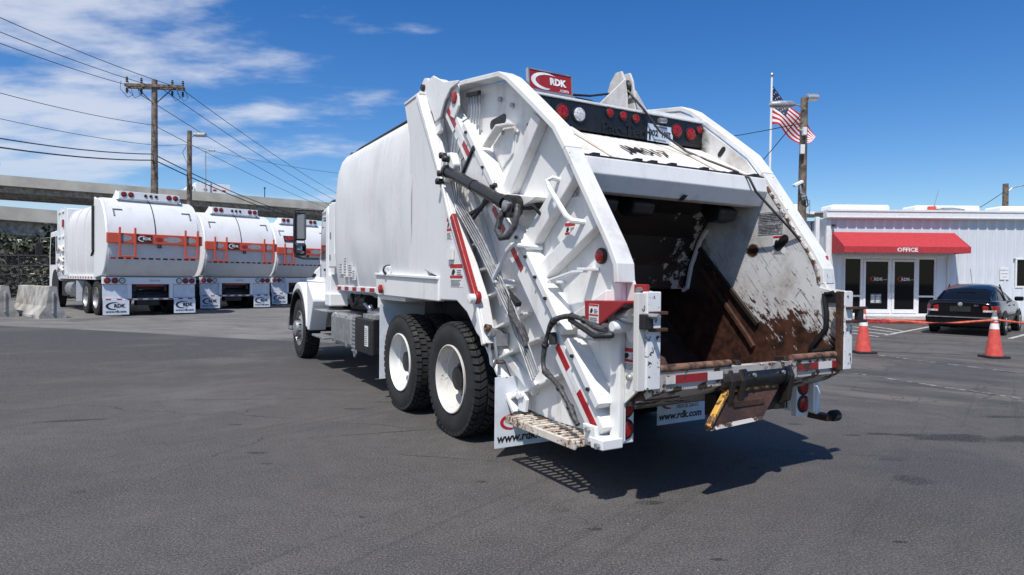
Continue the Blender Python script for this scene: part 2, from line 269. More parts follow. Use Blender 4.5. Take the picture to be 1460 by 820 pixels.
# ------------------------------------------------------------------ mesh helpers
class MB:
    def __init__(s): s.v = []; s.f = []
    def add(s, vs_, fs): o = len(s.v); s.v += [tuple(p) for p in vs_]; s.f += [tuple(i+o for i in f) for f in fs]; return s
    def box(s, x0, x1, y0, y1, z0, z1):
        return s.add([(x0, y0, z0), (x1, y0, z0), (x1, y1, z0), (x0, y1, z0), (x0, y0, z1), (x1, y0, z1), (x1, y1, z1), (x0, y1, z1)],
                     [(3, 2, 1, 0), (4, 5, 6, 7), (0, 1, 5, 4), (1, 2, 6, 5), (2, 3, 7, 6), (3, 0, 4, 7)])
    def px(s, poly, x0, x1):                      # polygon in (y,z) extruded along x
        n = len(poly); a = sum(poly[i][0]*poly[(i+1) % n][1]-poly[(i+1) % n][0]*poly[i][1] for i in range(n))
        if a < 0: poly = poly[::-1]
        if x0 > x1: x0, x1 = x1, x0
        return s.add([(x0, y, z) for y, z in poly]+[(x1, y, z) for y, z in poly], [tuple(range(n))[::-1], tuple(range(n, 2*n))]+[(i, (i+1) % n, n+(i+1) % n, n+i) for i in range(n)])
    def py(s, poly, y0, y1):                      # polygon in (x,z) extruded along y
        n = len(poly); a = sum(poly[i][0]*poly[(i+1) % n][1]-poly[(i+1) % n][0]*poly[i][1] for i in range(n))
        if a < 0: poly = poly[::-1]
        if y0 > y1: y0, y1 = y1, y0
        return s.add([(x, y0, z) for x, z in poly]+[(x, y1, z) for x, z in poly], [tuple(range(n)), tuple(range(n, 2*n))[::-1]]+[(i, n+i, n+(i+1) % n, (i+1) % n) for i in range(n)])
    def pz(s, poly, z0, z1):
        n = len(poly); a = sum(poly[i][0]*poly[(i+1) % n][1]-poly[(i+1) % n][0]*poly[i][1] for i in range(n))
        if a < 0: poly = poly[::-1]
        return s.add([(x, y, z0) for x, y in poly]+[(x, y, z1) for x, y in poly], [tuple(range(n))[::-1], tuple(range(n, 2*n))]+[(i, (i+1) % n, n+(i+1) % n, n+i) for i in range(n)])
    def tube(s, pts, r, n=8, cap=True):
        pts = [Vector(p) for p in pts]; m = len(pts); rr = r if isinstance(r, (list, tuple)) else [r]*m; rings = []; up = None
        for i, p in enumerate(pts):
            t = (pts[min(i+1, m-1)]-pts[max(i-1, 0)]).normalized()
            if up is None: up = Vector((0, 0, 1)) if abs(t.z) < .9 else Vector((1, 0, 0))
            a = t.cross(up).normalized(); c_ = a.cross(t).normalized(); up = c_
            rings.append([p+(a*math.cos(2*math.pi*k/n)+c_*math.sin(2*math.pi*k/n))*rr[i] for k in range(n)])
        f = [(i*n+k, i*n+(k+1) % n, (i+1)*n+(k+1) % n, (i+1)*n+k) for i in range(m-1) for k in range(n)]
        if cap: f += [tuple(range(n))[::-1], tuple(range((m-1)*n, m*n))]
        return s.add([q for ring in rings for q in ring], f)
    def bar(s, p, q, wd, dp, upv=(0, 0, 1)):
        p, q = Vector(p), Vector(q); t = (q-p).normalized(); a = t.cross(Vector(upv)).normalized(); c_ = a.cross(t)
        vs_ = [e+a*wd/2*i+c_*dp/2*j for e in (p, q) for i, j in ((-1, -1), (1, -1), (1, 1), (-1, 1))]
        return s.add(vs_, [(0, 1, 2, 3), (7, 6, 5, 4), (0, 4, 5, 1), (1, 5, 6, 2), (2, 6, 7, 3), (3, 7, 4, 0)])
    def lathe(s, prof, o, axis, n=32, close=False, cap=True):   # prof: (r, t along axis)
        o = Vector(o); ax = Vector(axis).normalized(); u_ = ax.cross(Vector((0, 0, 1)) if abs(ax.z) < .9 else Vector((1, 0, 0))).normalized(); v_ = ax.cross(u_)
        m = len(prof); vs_ = [o+ax*t+(u_*math.cos(2*math.pi*k/n)+v_*math.sin(2*math.pi*k/n))*r for r, t in prof for k in range(n)]
        f = [(i*n+k, (i+1)*n+k, (i+1)*n+(k+1) % n, i*n+(k+1) % n) for i in range(m-1) for k in range(n)]
        if close: f += [((m-1)*n+k, k, (k+1) % n, (m-1)*n+(k+1) % n) for k in range(n)]
        elif cap:
            if prof[0][0] > 1e-4: f.append(tuple(range(n)))
            if prof[-1][0] > 1e-4: f.append(tuple(range((m-1)*n, m*n))[::-1])
        return s.add(vs_, f)
    def disc(s, c, axis, r, th=.02, n=20, dome=.3): return s.lathe([(r, 0), (r, th), (r*.8, th*(1+dome)), (.001, th*(1+dome*1.6))], c, axis, n)
    def grid(s, rows):
        m, n = len(rows), len(rows[0]); return s.add([p for r_ in rows for p in r_], [(i*n+j, i*n+j+1, (i+1)*n+j+1, (i+1)*n+j) for i in range(m-1) for j in range(n-1)])
    def build(s, name, mat, parent=None, smooth=False, bevel=0., angle=35):
        me = bpy.data.meshes.new(name); me.from_pydata(s.v, [], s.f); me.update()
        me.materials.append(MATS[mat]); o = bpy.data.objects.new(name, me); COL.objects.link(o)
        import bmesh
        bm = bmesh.new(); bm.from_mesh(me); bmesh.ops.recalc_face_normals(bm, faces=bm.faces)
        if smooth:
            for f in bm.faces: f.smooth = True
            for e in bm.edges:
                if len(e.link_faces) == 2 and e.calc_face_angle(0) > R(angle): e.smooth = False
        bm.to_mesh(me); bm.free()
        if parent: o.parent = parent
        if bevel:
            md = o.modifiers.new('bevel', 'BEVEL'); md.width = bevel; md.segments = 2; md.limit_method = 'ANGLE'; md.angle_limit = R(40)
        return o
def empty(name, loc, rz=0.):
    o = bpy.data.objects.new(name, None); COL.objects.link(o); o.location = loc; o.rotation_euler = (0, 0, rz); o.empty_display_size = .2; return o
def tag(o, label=None, cat=None, group=None, kind=None):
    for k, v in (('label', label), ('category', cat), ('group', group), ('kind', kind)):
        if v: o[k] = v
    return o
def copy_tree(o, parent=None):
    c = o.copy(); COL.objects.link(c); c.parent = parent
    for ch in list(o.children): copy_tree(ch, c)
    return c
class Fr:                                         # a flat frame on a surface: origin, reading direction, up
    def __init__(s, o, x=(0, -1, 0), y=(0, 0, 1)):
        s.o = Vector(o); s.x = Vector(x).normalized(); s.y = Vector(y).normalized(); s.n = s.x.cross(s.y)
    def p(s, x, y, z=0.): return s.o+s.x*x+s.y*y+s.n*z
    def rect(s, mb, x0, x1, y0, y1, z0=0., z1=.003): 
        vs_ = [s.p(a, b_, c_) for c_ in (z0, z1) for a, b_ in ((x0, y0), (x1, y0), (x1, y1), (x0, y1))]
        return mb.add(vs_, [(3, 2, 1, 0), (4, 5, 6, 7), (0, 1, 5, 4), (1, 2, 6, 5), (2, 3, 7, 6), (3, 0, 4, 7)])
    def poly(s, mb, pts, z0=0., z1=.003):
        n = len(pts); return mb.add([s.p(a, b_, z0) for a, b_ in pts]+[s.p(a, b_, z1) for a, b_ in pts], [tuple(range(n))[::-1], tuple(range(n, 2*n))]+[(i, (i+1) % n, n+(i+1) % n, n+i) for i in range(n)])
    def crescent(s, mb, cx, cy, rx, ry, z0=.003, z1=.006):
        a = [(cx+rx*math.cos(t), cy+ry*math.sin(t)) for t in [R(60+i*10) for i in range(0, 23)]]
        b_ = [(cx+rx*.28+rx*.98*math.cos(t), cy+ry*.80*math.sin(t)) for t in [R(62+i*10) for i in range(0, 22)]][::-1]
        return s.poly(mb, a+b_, z0, z1)
    def text(s, body, x, y, size, mat, parent, z=.004, name='lettering', depth=.001, align='CENTER', xs=1., bold=0., shear=0.):
        cu = bpy.data.curves.new('t', 'FONT'); cu.body = body; cu.size = size; cu.extrude = depth; cu.align_x = align; cu.align_y = 'CENTER'; cu.offset = bold; cu.resolution_u = 2; cu.shear = shear
        t = bpy.data.objects.new('t', cu); COL.objects.link(t); dg = bpy.context.evaluated_depsgraph_get()
        me = bpy.data.meshes.new_from_object(t.evaluated_get(dg)); bpy.data.objects.remove(t); bpy.data.curves.remove(cu)
        M_ = Matrix((( *(s.x*xs), ), ( *s.y, ), ( *s.n, ))).transposed().to_4x4(); M_.translation = s.p(x, y, z); me.transform(M_)
        me.materials.clear(); me.materials.append(MATS[mat]); o = bpy.data.objects.new(name, me); COL.objects.link(o)
        if parent: o.parent = parent
        return o
def lines(fr, parent, x0, x1, y0, y1, k, mat='ink_grey', z=.0035, name='print_line', fill=.45):
    mb = MB(); h = (y1-y0)/k
    for i in range(k): fr.rect(mb, x0, x0+(x1-x0)*random.uniform(.7, 1), y0+h*i, y0+h*(i+fill), z-.0015, z)
    return mb.build(name, mat, parent)
def warn_sticker(fr, w_, h_, parent, red=(.18, .12), kk=5):
    mb = MB(); fr.rect(mb, 0, w_, 0, h_, 0, .002); st = mb.build('warning_sticker', 'sticker_white', parent)
    mb = MB(); fr.rect(mb, 0.003, w_-.003, h_*(1-red[0]), h_*.99, .002, .0035)
    if red[1]: fr.rect(mb, 0.003, w_-.003, h_*.38, h_*(.38+red[1]), .002, .0035)
    mb.build('red_band', 'ink_red', st)
    lines(fr, st, w_*.08, w_*.92, h_*.04, h_*.34, kk, z=.004)
    mb = MB(); fr.poly(mb, [(w_*.12, h_*.54), (w_*.3, h_*.52), (w_*.42, h_*.66), (w_*.34, h_*.78), (w_*.2, h_*.74)], .002, .004); mb.build('pictogram', 'ink_black', st)
    lines(fr, st, w_*.55, w_*.92, h_*.53, h_*.78, 3, z=.004)
    return st
LEFT = dict(x=(0, -1, 0), y=(0, 0, 1)); REAR = dict(x=(1, 0, 0), y=(0, 0, 1)); INR = dict(x=(0, -1, 0), y=(0, 0, 1))
def offset_path(path, d):
    P = [Vector(p) for p in path]; out = []
    for i in range(len(P)):
        t1 = (P[i]-P[max(i-1, 0)]); t2 = (P[min(i+1, len(P)-1)]-P[i])
        t1 = t1.normalized() if t1.length > 0 else t2.normalized(); t2 = t2.normalized() if t2.length > 0 else t1
        n1 = Vector((-t1.y, t1.x)); n2 = Vector((-t2.y, t2.x)); m = (n1+n2).normalized(); k = d/max(.35, m.dot(n1)); out.append((P[i].x+m.x*k, P[i].y+m.y*k))
    return out
def strip(path, d): return list(path)+offset_path(path, d)[::-1]

def arcs(pts, k=4):                                # Catmull-Rom through profile points
    out = []; n = len(pts)
    for i in range(n-1):
        p0, p1, p2, p3 = (Vector(pts[max(i-1, 0)]), Vector(pts[i]), Vector(pts[i+1]), Vector(pts[min(i+2, n-1)]))
        for j in range(k):
            t = j/k; out.append(tuple(.5*((2*p1)+(p2-p0)*t+(2*p0-5*p1+4*p2-p3)*t*t+(3*p1-p0-3*p2+p3)*t**3)))
    out.append(tuple(pts[-1])); return out
# ------------------------------------------------------------------ ground
def sstep(t): t = max(0, min(1, t)); return t*t*(3-2*t)
def gz(x, y): return .27*sstep(((-.8*x+.6*y)-10.2)/9.5)
def axis_pts(lo, hi, fine_lo, fine_hi, fs):
    p = []; v = fine_lo
    while v <= fine_hi+1e-6: p.append(v); v += fs
    s_ = fs; v = fine_lo
    while v > lo: s_ *= 1.6; v -= s_; p.insert(0, max(v, lo))
    s_ = fs; v = p[-1]
    while v < hi: s_ *= 1.6; v += s_; p.append(min(v, hi))
    return p
XS = axis_pts(-1400, 1400, -30, 30, 1.0); YS = axis_pts(-300, 1800, -4, 50, 1.0)
mb = MB(); mb.grid([[(x, y, gz(x, y)) for x in XS] for y in YS])
ground = tag(mb.build('ground', 'asphalt', None, smooth=True), kind='structure')
# painted bay lines
for (x0, y0), (x1, y1), wd in (((10.2, 17.5), (13.99, 21.3), .10), ((13.03, 16.78), (17.2, 20.6), .10), ((10.95, 20.6), (11.04, 18.5), .10), ((10.17, 19.2), (10.42, 17.7), .1), ((9.3, 20.2), (9.72, 17.0), .1), ((11.7, 20.8), (11.62, 19.1), .1)):
    mb = MB(); mb.bar((x0, y0, .004), (x1, y1, .004), wd, .004); mb.build('painted_line', 'line_paint', ground)

for pts_ in (((7.24, 12.8), (7.93, 11.13), (8.26, 10.33)), ((5.45, 10.16), (5.95, 9.1), (6.47, 8.08))):
    for p_, q_ in zip(pts_[:-1], pts_[1:]): mb = MB(); mb.bar((*p_, .004), (*q_, .004), .07, .004); mb.build('faded_line', 'faded_paint', ground)
# ------------------------------------------------------------------ tyres and wheels
def tyre_mb(R_, W, style, nl=46):
    mb = MB(); h = W/2
    prof = [(R_*.575, -h*.62), (R_*.62, -h*.86), (R_*.75, -h*1.0), (R_*.87, -h*.97), (R_*.94, -h*.86), (R_*.955, -h*.78), (R_*.965, 0), (R_*.955, h*.78), (R_*.94, h*.86), (R_*.87, h*.97), (R_*.75, h*1.0), (R_*.62, h*.86), (R_*.575, h*.62)]
    mb.lathe(prof, (0, 0, 0), (1, 0, 0), 64, cap=False)
    def blk(x0, x1, a0, a1, skew, r0, r1):
        vs_ = []
        for r in (r0, r1):
            for x, a in ((x0, a0), (x1, a0+skew), (x1, a1+skew), (x0, a1)):
                rr = r-(.012 if abs(x) > h*.8 else 0); vs_.append((x, math.cos(a)*rr, math.sin(a)*rr))
        mb.add(vs_, [(3, 2, 1, 0), (4, 5, 6, 7), (0, 1, 5, 4), (1, 2, 6, 5), (2, 3, 7, 6), (3, 0, 4, 7)])
    st = 2*math.pi/nl
    for k in range(nl):
        a = k*st
        if style == 'chevron':
            for s_ in (-1, 1):
                o_ = a+(st*.5 if s_ > 0 else 0)
                blk(s_*h*.10, s_*h*.50, o_, o_+st*.70, st*.45, R_*.95, R_); blk(s_*h*.56, s_*h*.90, o_+st*.45, o_+st*1.16, -st*.12, R_*.93, R_)
        else:
            for i, (x0, x1) in enumerate(((-.9, -.55), (-.48, -.06), (.06, .48), (.55, .9))):
                o_ = a+(st*.5 if i % 2 else 0); blk(h*x0, h*x1, o_, o_+st*.76, 0, R_*.945, R_)
    return mb
def wheel(name, parent, x, u, side, style, dish=True, rim='white_paint', Rr=.53, W=.275):
    # x = outer face position, side -1 = left
    cx = x-side*W/2
    mb = MB()
    rl = Rr*.60
    if dish: pr = [(rl*.98, .10), (rl, .128), (rl*.97, .132), (rl*.93, .10), (rl*.91, .03), (rl*.86, .02), (rl*.84, -.08), (rl*.80, -.105), (rl*.5, -.09), (.001, -.09)]
    else: pr = [(rl*.98, .10), (rl, .128), (rl*.97, .132), (rl*.93, .10), (rl*.88, .07), (rl*.8, .085), (rl*.6, .13), (rl*.5, .135), (rl*.44, .15), (rl*.42, .20), (rl*.30, .215), (.001, .215)]
    pr = [(r, t*side) for r, t in pr]
    mb.lathe(pr, (cx, u, Rr), (1, 0, 0), 48, cap=False)
    wh = mb.build(name, rim, parent, smooth=True)
    mb = MB()
    for k in range(10):
        a = 2*math.pi*k/10+.2; rr = rl*(.62 if dish else .56); t0 = (-.10 if dish else .12)
        p = Vector((cx+side*t0, u+math.cos(a)*rr, Rr+math.sin(a)*rr)); mb.tube([p, p+Vector((side*.055, 0, 0))], .016, 6)
    mb.build('lug_nuts', 'dark_steel', wh)
    if dish: mb = MB(); mb.lathe([(rl*.47, -.09*side), (rl*.46, .0), (rl*.36, .012*side), (rl*.34, .05*side), (.001, .055*side)], (cx, u, Rr), (1, 0, 0), 24); mb.build('hub', 'dark_steel', wh, smooth=True)
    me = tyre_mb(Rr, W, style); t = me.build('tyre', 'rubber', wh, smooth=True, angle=30); t.location = (cx, u, Rr); t.rotation_euler = (random.random()*3, 0, 0)
    return wh
# ================================================================== MAIN REFUSE TRUCK
YAW = .527
TR = tag(empty('garbage_truck', (.4671, 6.5192, 0), YAW), 'large white rear-loading garbage truck with open rusty hopper', 'garbage truck')
# chassis
mb = MB(); mb.box(-.46, -.38, -1.0, 7.3, .74, 1.0); mb.box(.38, .46, -1.0, 7.3, .74, 1.0)
for u_ in (-.9, .66, 2.4, 4.2, 5.6): mb.box(-.38, .38, u_-.05, u_+.05, .78, .95)
mb.build('chassis_frame', 'dark_steel', TR)
mb = MB()
for u_ in (0, 1.32, 6.53): mb.tube([(-.95, u_, .53), (-.25, u_, .53), (0, u_, .53), (.25, u_, .53), (.95, u_, .53)], [.07, .08, .2, .08, .07], 12)
mb.tube([(0, 1.2, .6), (0, 5, .85)], .06, 8); mb.build('axles', 'dark_steel', TR, smooth=True)
mb = MB()
for s_ in (-1, 1): mb.box(s_*.5-.05, s_*.5+.05, -.05, 1.37, .58, .74); mb.box(s_*.55-.07, s_*.55+.07, .5, .82, .55, 1.0)
mb.build('suspension', 'dark_steel', TR)
for s_ in (-1, 1):
    for u_, st_ in ((0, 'chevron'), (1.32, 'block')):
        wheel('wheel', TR, s_*1.21, u_, s_, st_, True, 'worn_paint' if u_ == 0 else 'white_paint')
        t = tyre_mb(.53, .275, st_).build('inner_tyre', 'rubber', TR, smooth=True, angle=30); t.location = (s_*.76, u_, .53)
    wheel('wheel', TR, s_*1.19, 6.53, s_, 'block', False, 'aluminium', W=.29)
# body shell: bulged sides
def body_sec(u_):
    side = [(1.13, 1.33), (1.165, 1.55), (1.185, 1.8), (1.195, 2.05), (1.195, 2.3), (1.185, 2.55), (1.165, 2.8), (1.14, 3.0), (1.105, 3.13), (1.04, 3.215), (.8, 3.265), (0, 3.285)]
    return side
NS = 34; rows = []
rnd = random.Random(3)
dents = [(1.95, 2.5, .35, .3), (1.5, 2.65, .2, .22), (2.6, 2.6, .3, .35), (3.2, 2.45, .3, .4), (3.6, 2.7, .2, .2), (2.9, 1.9, .5, .25), (1.6, 1.95, .25, .35), (2.2, 1.75, .3, .2)]
for i in range(NS+1):
    u_ = 4.18-(4.18-1.0)*i/NS; row = []
    sec = body_sec(u_)
    fine = []
    for j in range(len(sec)-1):
        for k in range(2): fine.append((sec[j][0]*(1-k/2)+sec[j+1][0]*k/2, sec[j][1]*(1-k/2)+sec[j+1][1]*k/2))
    fine.append(sec[-1])
    edge = 1-.05*max(0, (u_-4.02)/.16)**2
    full = [(-x, z) for x, z in fine]+[(x, z) for x, z in fine[::-1][1:]]
    for x, z in full:
        d = 0.
        if 1.4 < z < 3.0:
            for q in dents: d -= .016*math.exp(-((u_-q[0])/q[2])**2-((z-q[1])/q[3])**2)
            d += .008*math.sin((u_-1.0)*2*math.pi/1.04)
        row.append(((x+math.copysign(d, x))*edge, u_, z*(edge if z > 3.05 else 1)))
    rows.append(row)
mb = MB(); mb.grid(rows)
mb.add(rows[0], [tuple(range(len(rows[0])))]); 
body = mb.build('body', 'body_paint', TR, smooth=True, angle=50)
mb = MB()
for u_ in (1.98, 3.05):
    sec = body_sec(u_)
    for s_ in (-1, 1):
        p = [(s_*(x+.009), z) for x, z in sec[:9]]
        for a, c_ in zip(p[:-1], p[1:]): mb.add([(a[0], u_-.012, a[1]), (a[0], u_+.012, a[1]), (c_[0], u_+.012, c_[1]), (c_[0], u_-.012, c_[1]), (a[0]-s_*.02, u_-.012, a[1]), (a[0]-s_*.02, u_+.012, a[1]), (c_[0]-s_*.02, u_+.012, c_[1]), (c_[0]-s_*.02, u_-.012, c_[1])], [(0, 1, 2, 3), (7, 6, 5, 4), (0, 4, 5, 1), (1, 5, 6, 2), (2, 6, 7, 3), (3, 7, 4, 0)])
mb.build('weld_seam', 'body_paint', body)
mb = MB(); mb.box(-1.14, -.1, .9, 4.14, 1.26, 1.335); mb.box(.1, 1.14, .9, 4.14, 1.26, 1.335); mb.build('floor_rail', 'white_paint', TR, bevel=.006)
mb = MB(); mb.box(-.5, .5, 1.0, 4.0, 1.0, 1.25); mb.build('body_subframe', 'dark_steel', TR)
for k in range(6):
    for mt, o_, ln in (('tape_red', 0, .20), ('tape_white', .20, .18)):
        u0 = 4.08-k*.38-o_; mb = MB(); mb.box(-1.144, -1.139, u0-ln, u0, 1.272, 1.322); mb.build('reflective_tape', mt, TR)
# stickers on the body front corner
for (u_, z_0, w_, h_) in ((3.85, 1.5, .16, .22), (3.62, 1.46, .14, .42), (3.40, 1.46, .2, .2), (3.2, 1.42, .12, .16)):
    fr = Fr((-1.172, u_, z_0), **LEFT); mb = MB(); fr.rect(mb, 0, w_, 0, h_, -.012, .006); st_ = mb.build('sticker', 'sticker_white', body); lines(fr, st_, .01, w_-.01, .02, h_-.02, max(4, int(h_*26)), z=.008)
# roof hoses and rails
mb = MB()
mb.tube([(-1.0, 3.95, 3.19), (-.99, 3.5, 3.255), (-.99, 2.4, 3.26), (-.99, 1.2, 3.265)], .02, 8); mb.tube([(-.9, 4.0, 3.2), (-.93, 3.4, 3.262), (-.94, 2.6, 3.262), (-.94, 1.3, 3.27)], .018, 8)
for u_ in (3.9, 3.3): mb.box(-1.0, -.92, u_-.05, u_+.05, 3.2, 3.27)
mb.build('roof_hose', 'black_plastic', TR, smooth=True)
mb = MB(); mb.box(-.97, -.90, 3.25, 3.45, 3.24, 3.29); mb.build('roof_bracket', 'aluminium', TR, bevel=.01)
mb = MB(); mb.disc((-1.03, 4.13, 3.08), (-1, .3, 0), .045, .02); mb.build('marker_lamp', 'ink_black', TR)
# side fender shelf over the tandem
mb = MB()
for s_ in (-1, 1): mb.px([(2.12, 1.25), (2.12, 1.50), (.26, 1.46), (.26, 1.235)], s_*1.13, s_*1.205)
mb.build('fender_shelf', 'white_paint', TR, bevel=.012)
mb = MB()
for s_ in (-1, 1):
    mb.px([(2.12, 1.485), (2.12, 1.515), (.26, 1.475), (.26, 1.445)], s_*1.13, s_*1.225)
mb.build('shelf_lip', 'bright_white', TR, bevel=.006)
mb = MB(); mb.box(-1.19, -.6, 2.03, 2.09, 1.10, 1.28); mb.box(.6, 1.19, 2.03, 2.09, 1.1, 1.28); mb.px([(2.1, 1.2), (2.1, 1.26), (1.2, 1.24), (1.2, 1.2)], -1.18, -.6); mb.build('flap_bracket', 'white_paint', TR)
for s_ in (-1, 1):
    mb = MB(); mb.box(s_*.62, s_*1.19, 2.005, 2.02, .25, 1.14) if s_ > 0 else mb.box(-1.19, -.62, 2.005, 2.02, .25, 1.14)
    mb.build('front_mudflap', 'flap_white', TR)
mb = MB(); mb.disc((-1.225, 1.86, 1.325), (-1, 0, 0), .052, .022); mb.build('side_lamp', 'lamp_red', TR, smooth=True)
mb = MB(); mb.lathe([(.03, -.05), (.062, 0), (.062, .05), (.05, .055), (.001, .055)], (-1.19, 1.74, 1.545), (-.2, -1, 0), 20); mb.build('work_lamp', 'black_plastic', TR, smooth=True)
mb = MB(); mb.lathe([(.048, 0), (.04, .012), (.001, .016)], (-1.2, 1.684, 1.545), (-.2, -1, 0), 20); mb.build('work_lamp_lens', 'lamp_clear', TR, smooth=True)
# rear frame of the body with the wheel arch
RF = [(1.24, 3.327), (.80, 3.345), (.25, 2.48), (0, 2.03), (-.54, 1.29), (-.70, .92), (-.63, .935), (-.52, .99), (-.33, 1.16), (-.12, 1.255), (.25, 1.25), (.30, 1.47), (.66, 1.54), (.79, 2.08), (.91, 2.48), (1.06, 2.89)]
mb = MB()
for s_ in (-1, 1): mb.px(RF, s_*1.08, s_*1.19)
mb.px([(1.21, 3.29), (.80, 3.305), (.72, 3.17), (1.17, 3.15)], -1.08, 1.08)
mb.build('body_rear_frame', 'body_paint', TR, bevel=.012)
for s_ in (-1, 1): mb = MB(); mb.px([(.56, 1.33), (.60, 1.56), (.73, 2.10), (.85, 2.50), (.98, 2.92), (1.08, 2.95), (1.08, 1.33)], s_*1.10, s_*1.186); mb.build('body_side_filler', 'body_paint', TR)
mb = MB()
for s_ in (-1, 1):
    mb.px([(.80, 3.345), (.25, 2.48), (0, 2.03), (-.54, 1.29), (-.70, .92), (-.66, .90), (-.48, 1.30), (.06, 2.05), (.31, 2.50), (.86, 3.33)], s_*1.19, s_*1.215)
    mb.px([(1.22, 3.32), (.79, 3.34), (.79, 3.365), (1.22, 3.345)], s_*1.03, s_*1.20)
mb.build('rear_flange', 'rail_paint', TR, bevel=.006)
mb = MB(); mb.px([(1.0, 1.3), (.9, 3.2), (.85, 3.2), (.3, 2.5), (-.45, 1.3)], -.95, .95); mb.build('body_end', 'dark_steel', TR)
fr = Fr((-1.1905, .10, 1.82), **LEFT); warn_sticker(fr, .12, .2, body)
fr = Fr((-1.1905, 0.02, 1.38), **LEFT); warn_sticker(fr, .27, .21, body)
fr = Fr((-1.197, 0.03, 1.63), **LEFT); mb = MB(); fr.rect(mb, 0, .1, 0, .1, 0, .02); mb.build('small_bracket', 'white_paint', TR)
# hinge ears and arms at the top
for s_ in (-1, 1):
    mb = MB(); mb.px([(1.0, 3.34), (.93, 3.46), (.83, 3.52), (.74, 3.50), (.62, 3.18), (.70, 3.1), (.8, 3.32)], s_*1.09, s_*1.13); mb.px([(.98, 3.34), (.83, 3.5), (.76, 3.48), (.80, 3.32)], s_*.98, s_*1.0)
    mb.px([(.88, 3.42), (.83, 3.52), (.79, 3.5), (.8, 3.4)], s_*1.0, s_*1.09); mb.build('hinge_ear', 'white_paint', TR, bevel=.006)
    mb = MB(); mb.tube([(s_*.95, .83, 3.42), (s_*1.16, .83, 3.42)], .035, 10); mb.build('hinge_pin', 'dark_steel', TR, smooth=True)
# ---------------- tailgate
RIM = [(.62, 3.30), (.15, 3.255), (-.05, 3.235), (-.70, 3.135), (-.83, 3.07), (-1.20, 2.79), (-1.52, 2.54), (-1.66, 2.365), (-1.99, 1.905), (-2.16, 1.665), (-2.225, 1.55), (-2.235, 1.44)]
inner_r = offset_path(RIM, .02)
PLATE = [(.70, 3.29), (.44, 2.50), (.27, 2.13), (-.43, .99), (-.60, .80), (-1.0, .42), (-1.4, .40), (-2.08, .42), (-2.20, .42), (-2.20, .66), (-2.36, .79), (-2.50, .84), (-2.50, 1.385), (-2.30, 1.41), (-2.24, 1.53), (-2.16, 1.65), (-1.99, 1.89), (-1.66, 2.35), (-1.52, 2.52), (-1.20, 2.775), (-.83, 3.055), (-.70, 3.12), (-.05, 3.23), (.15, 3.25), (.6, 3.29)]
TG = MB()
for s_ in (-1, 1): TG.px(PLATE, s_*.965, s_*.985)
TG = TG.build('tailgate', 'white_paint', TR)
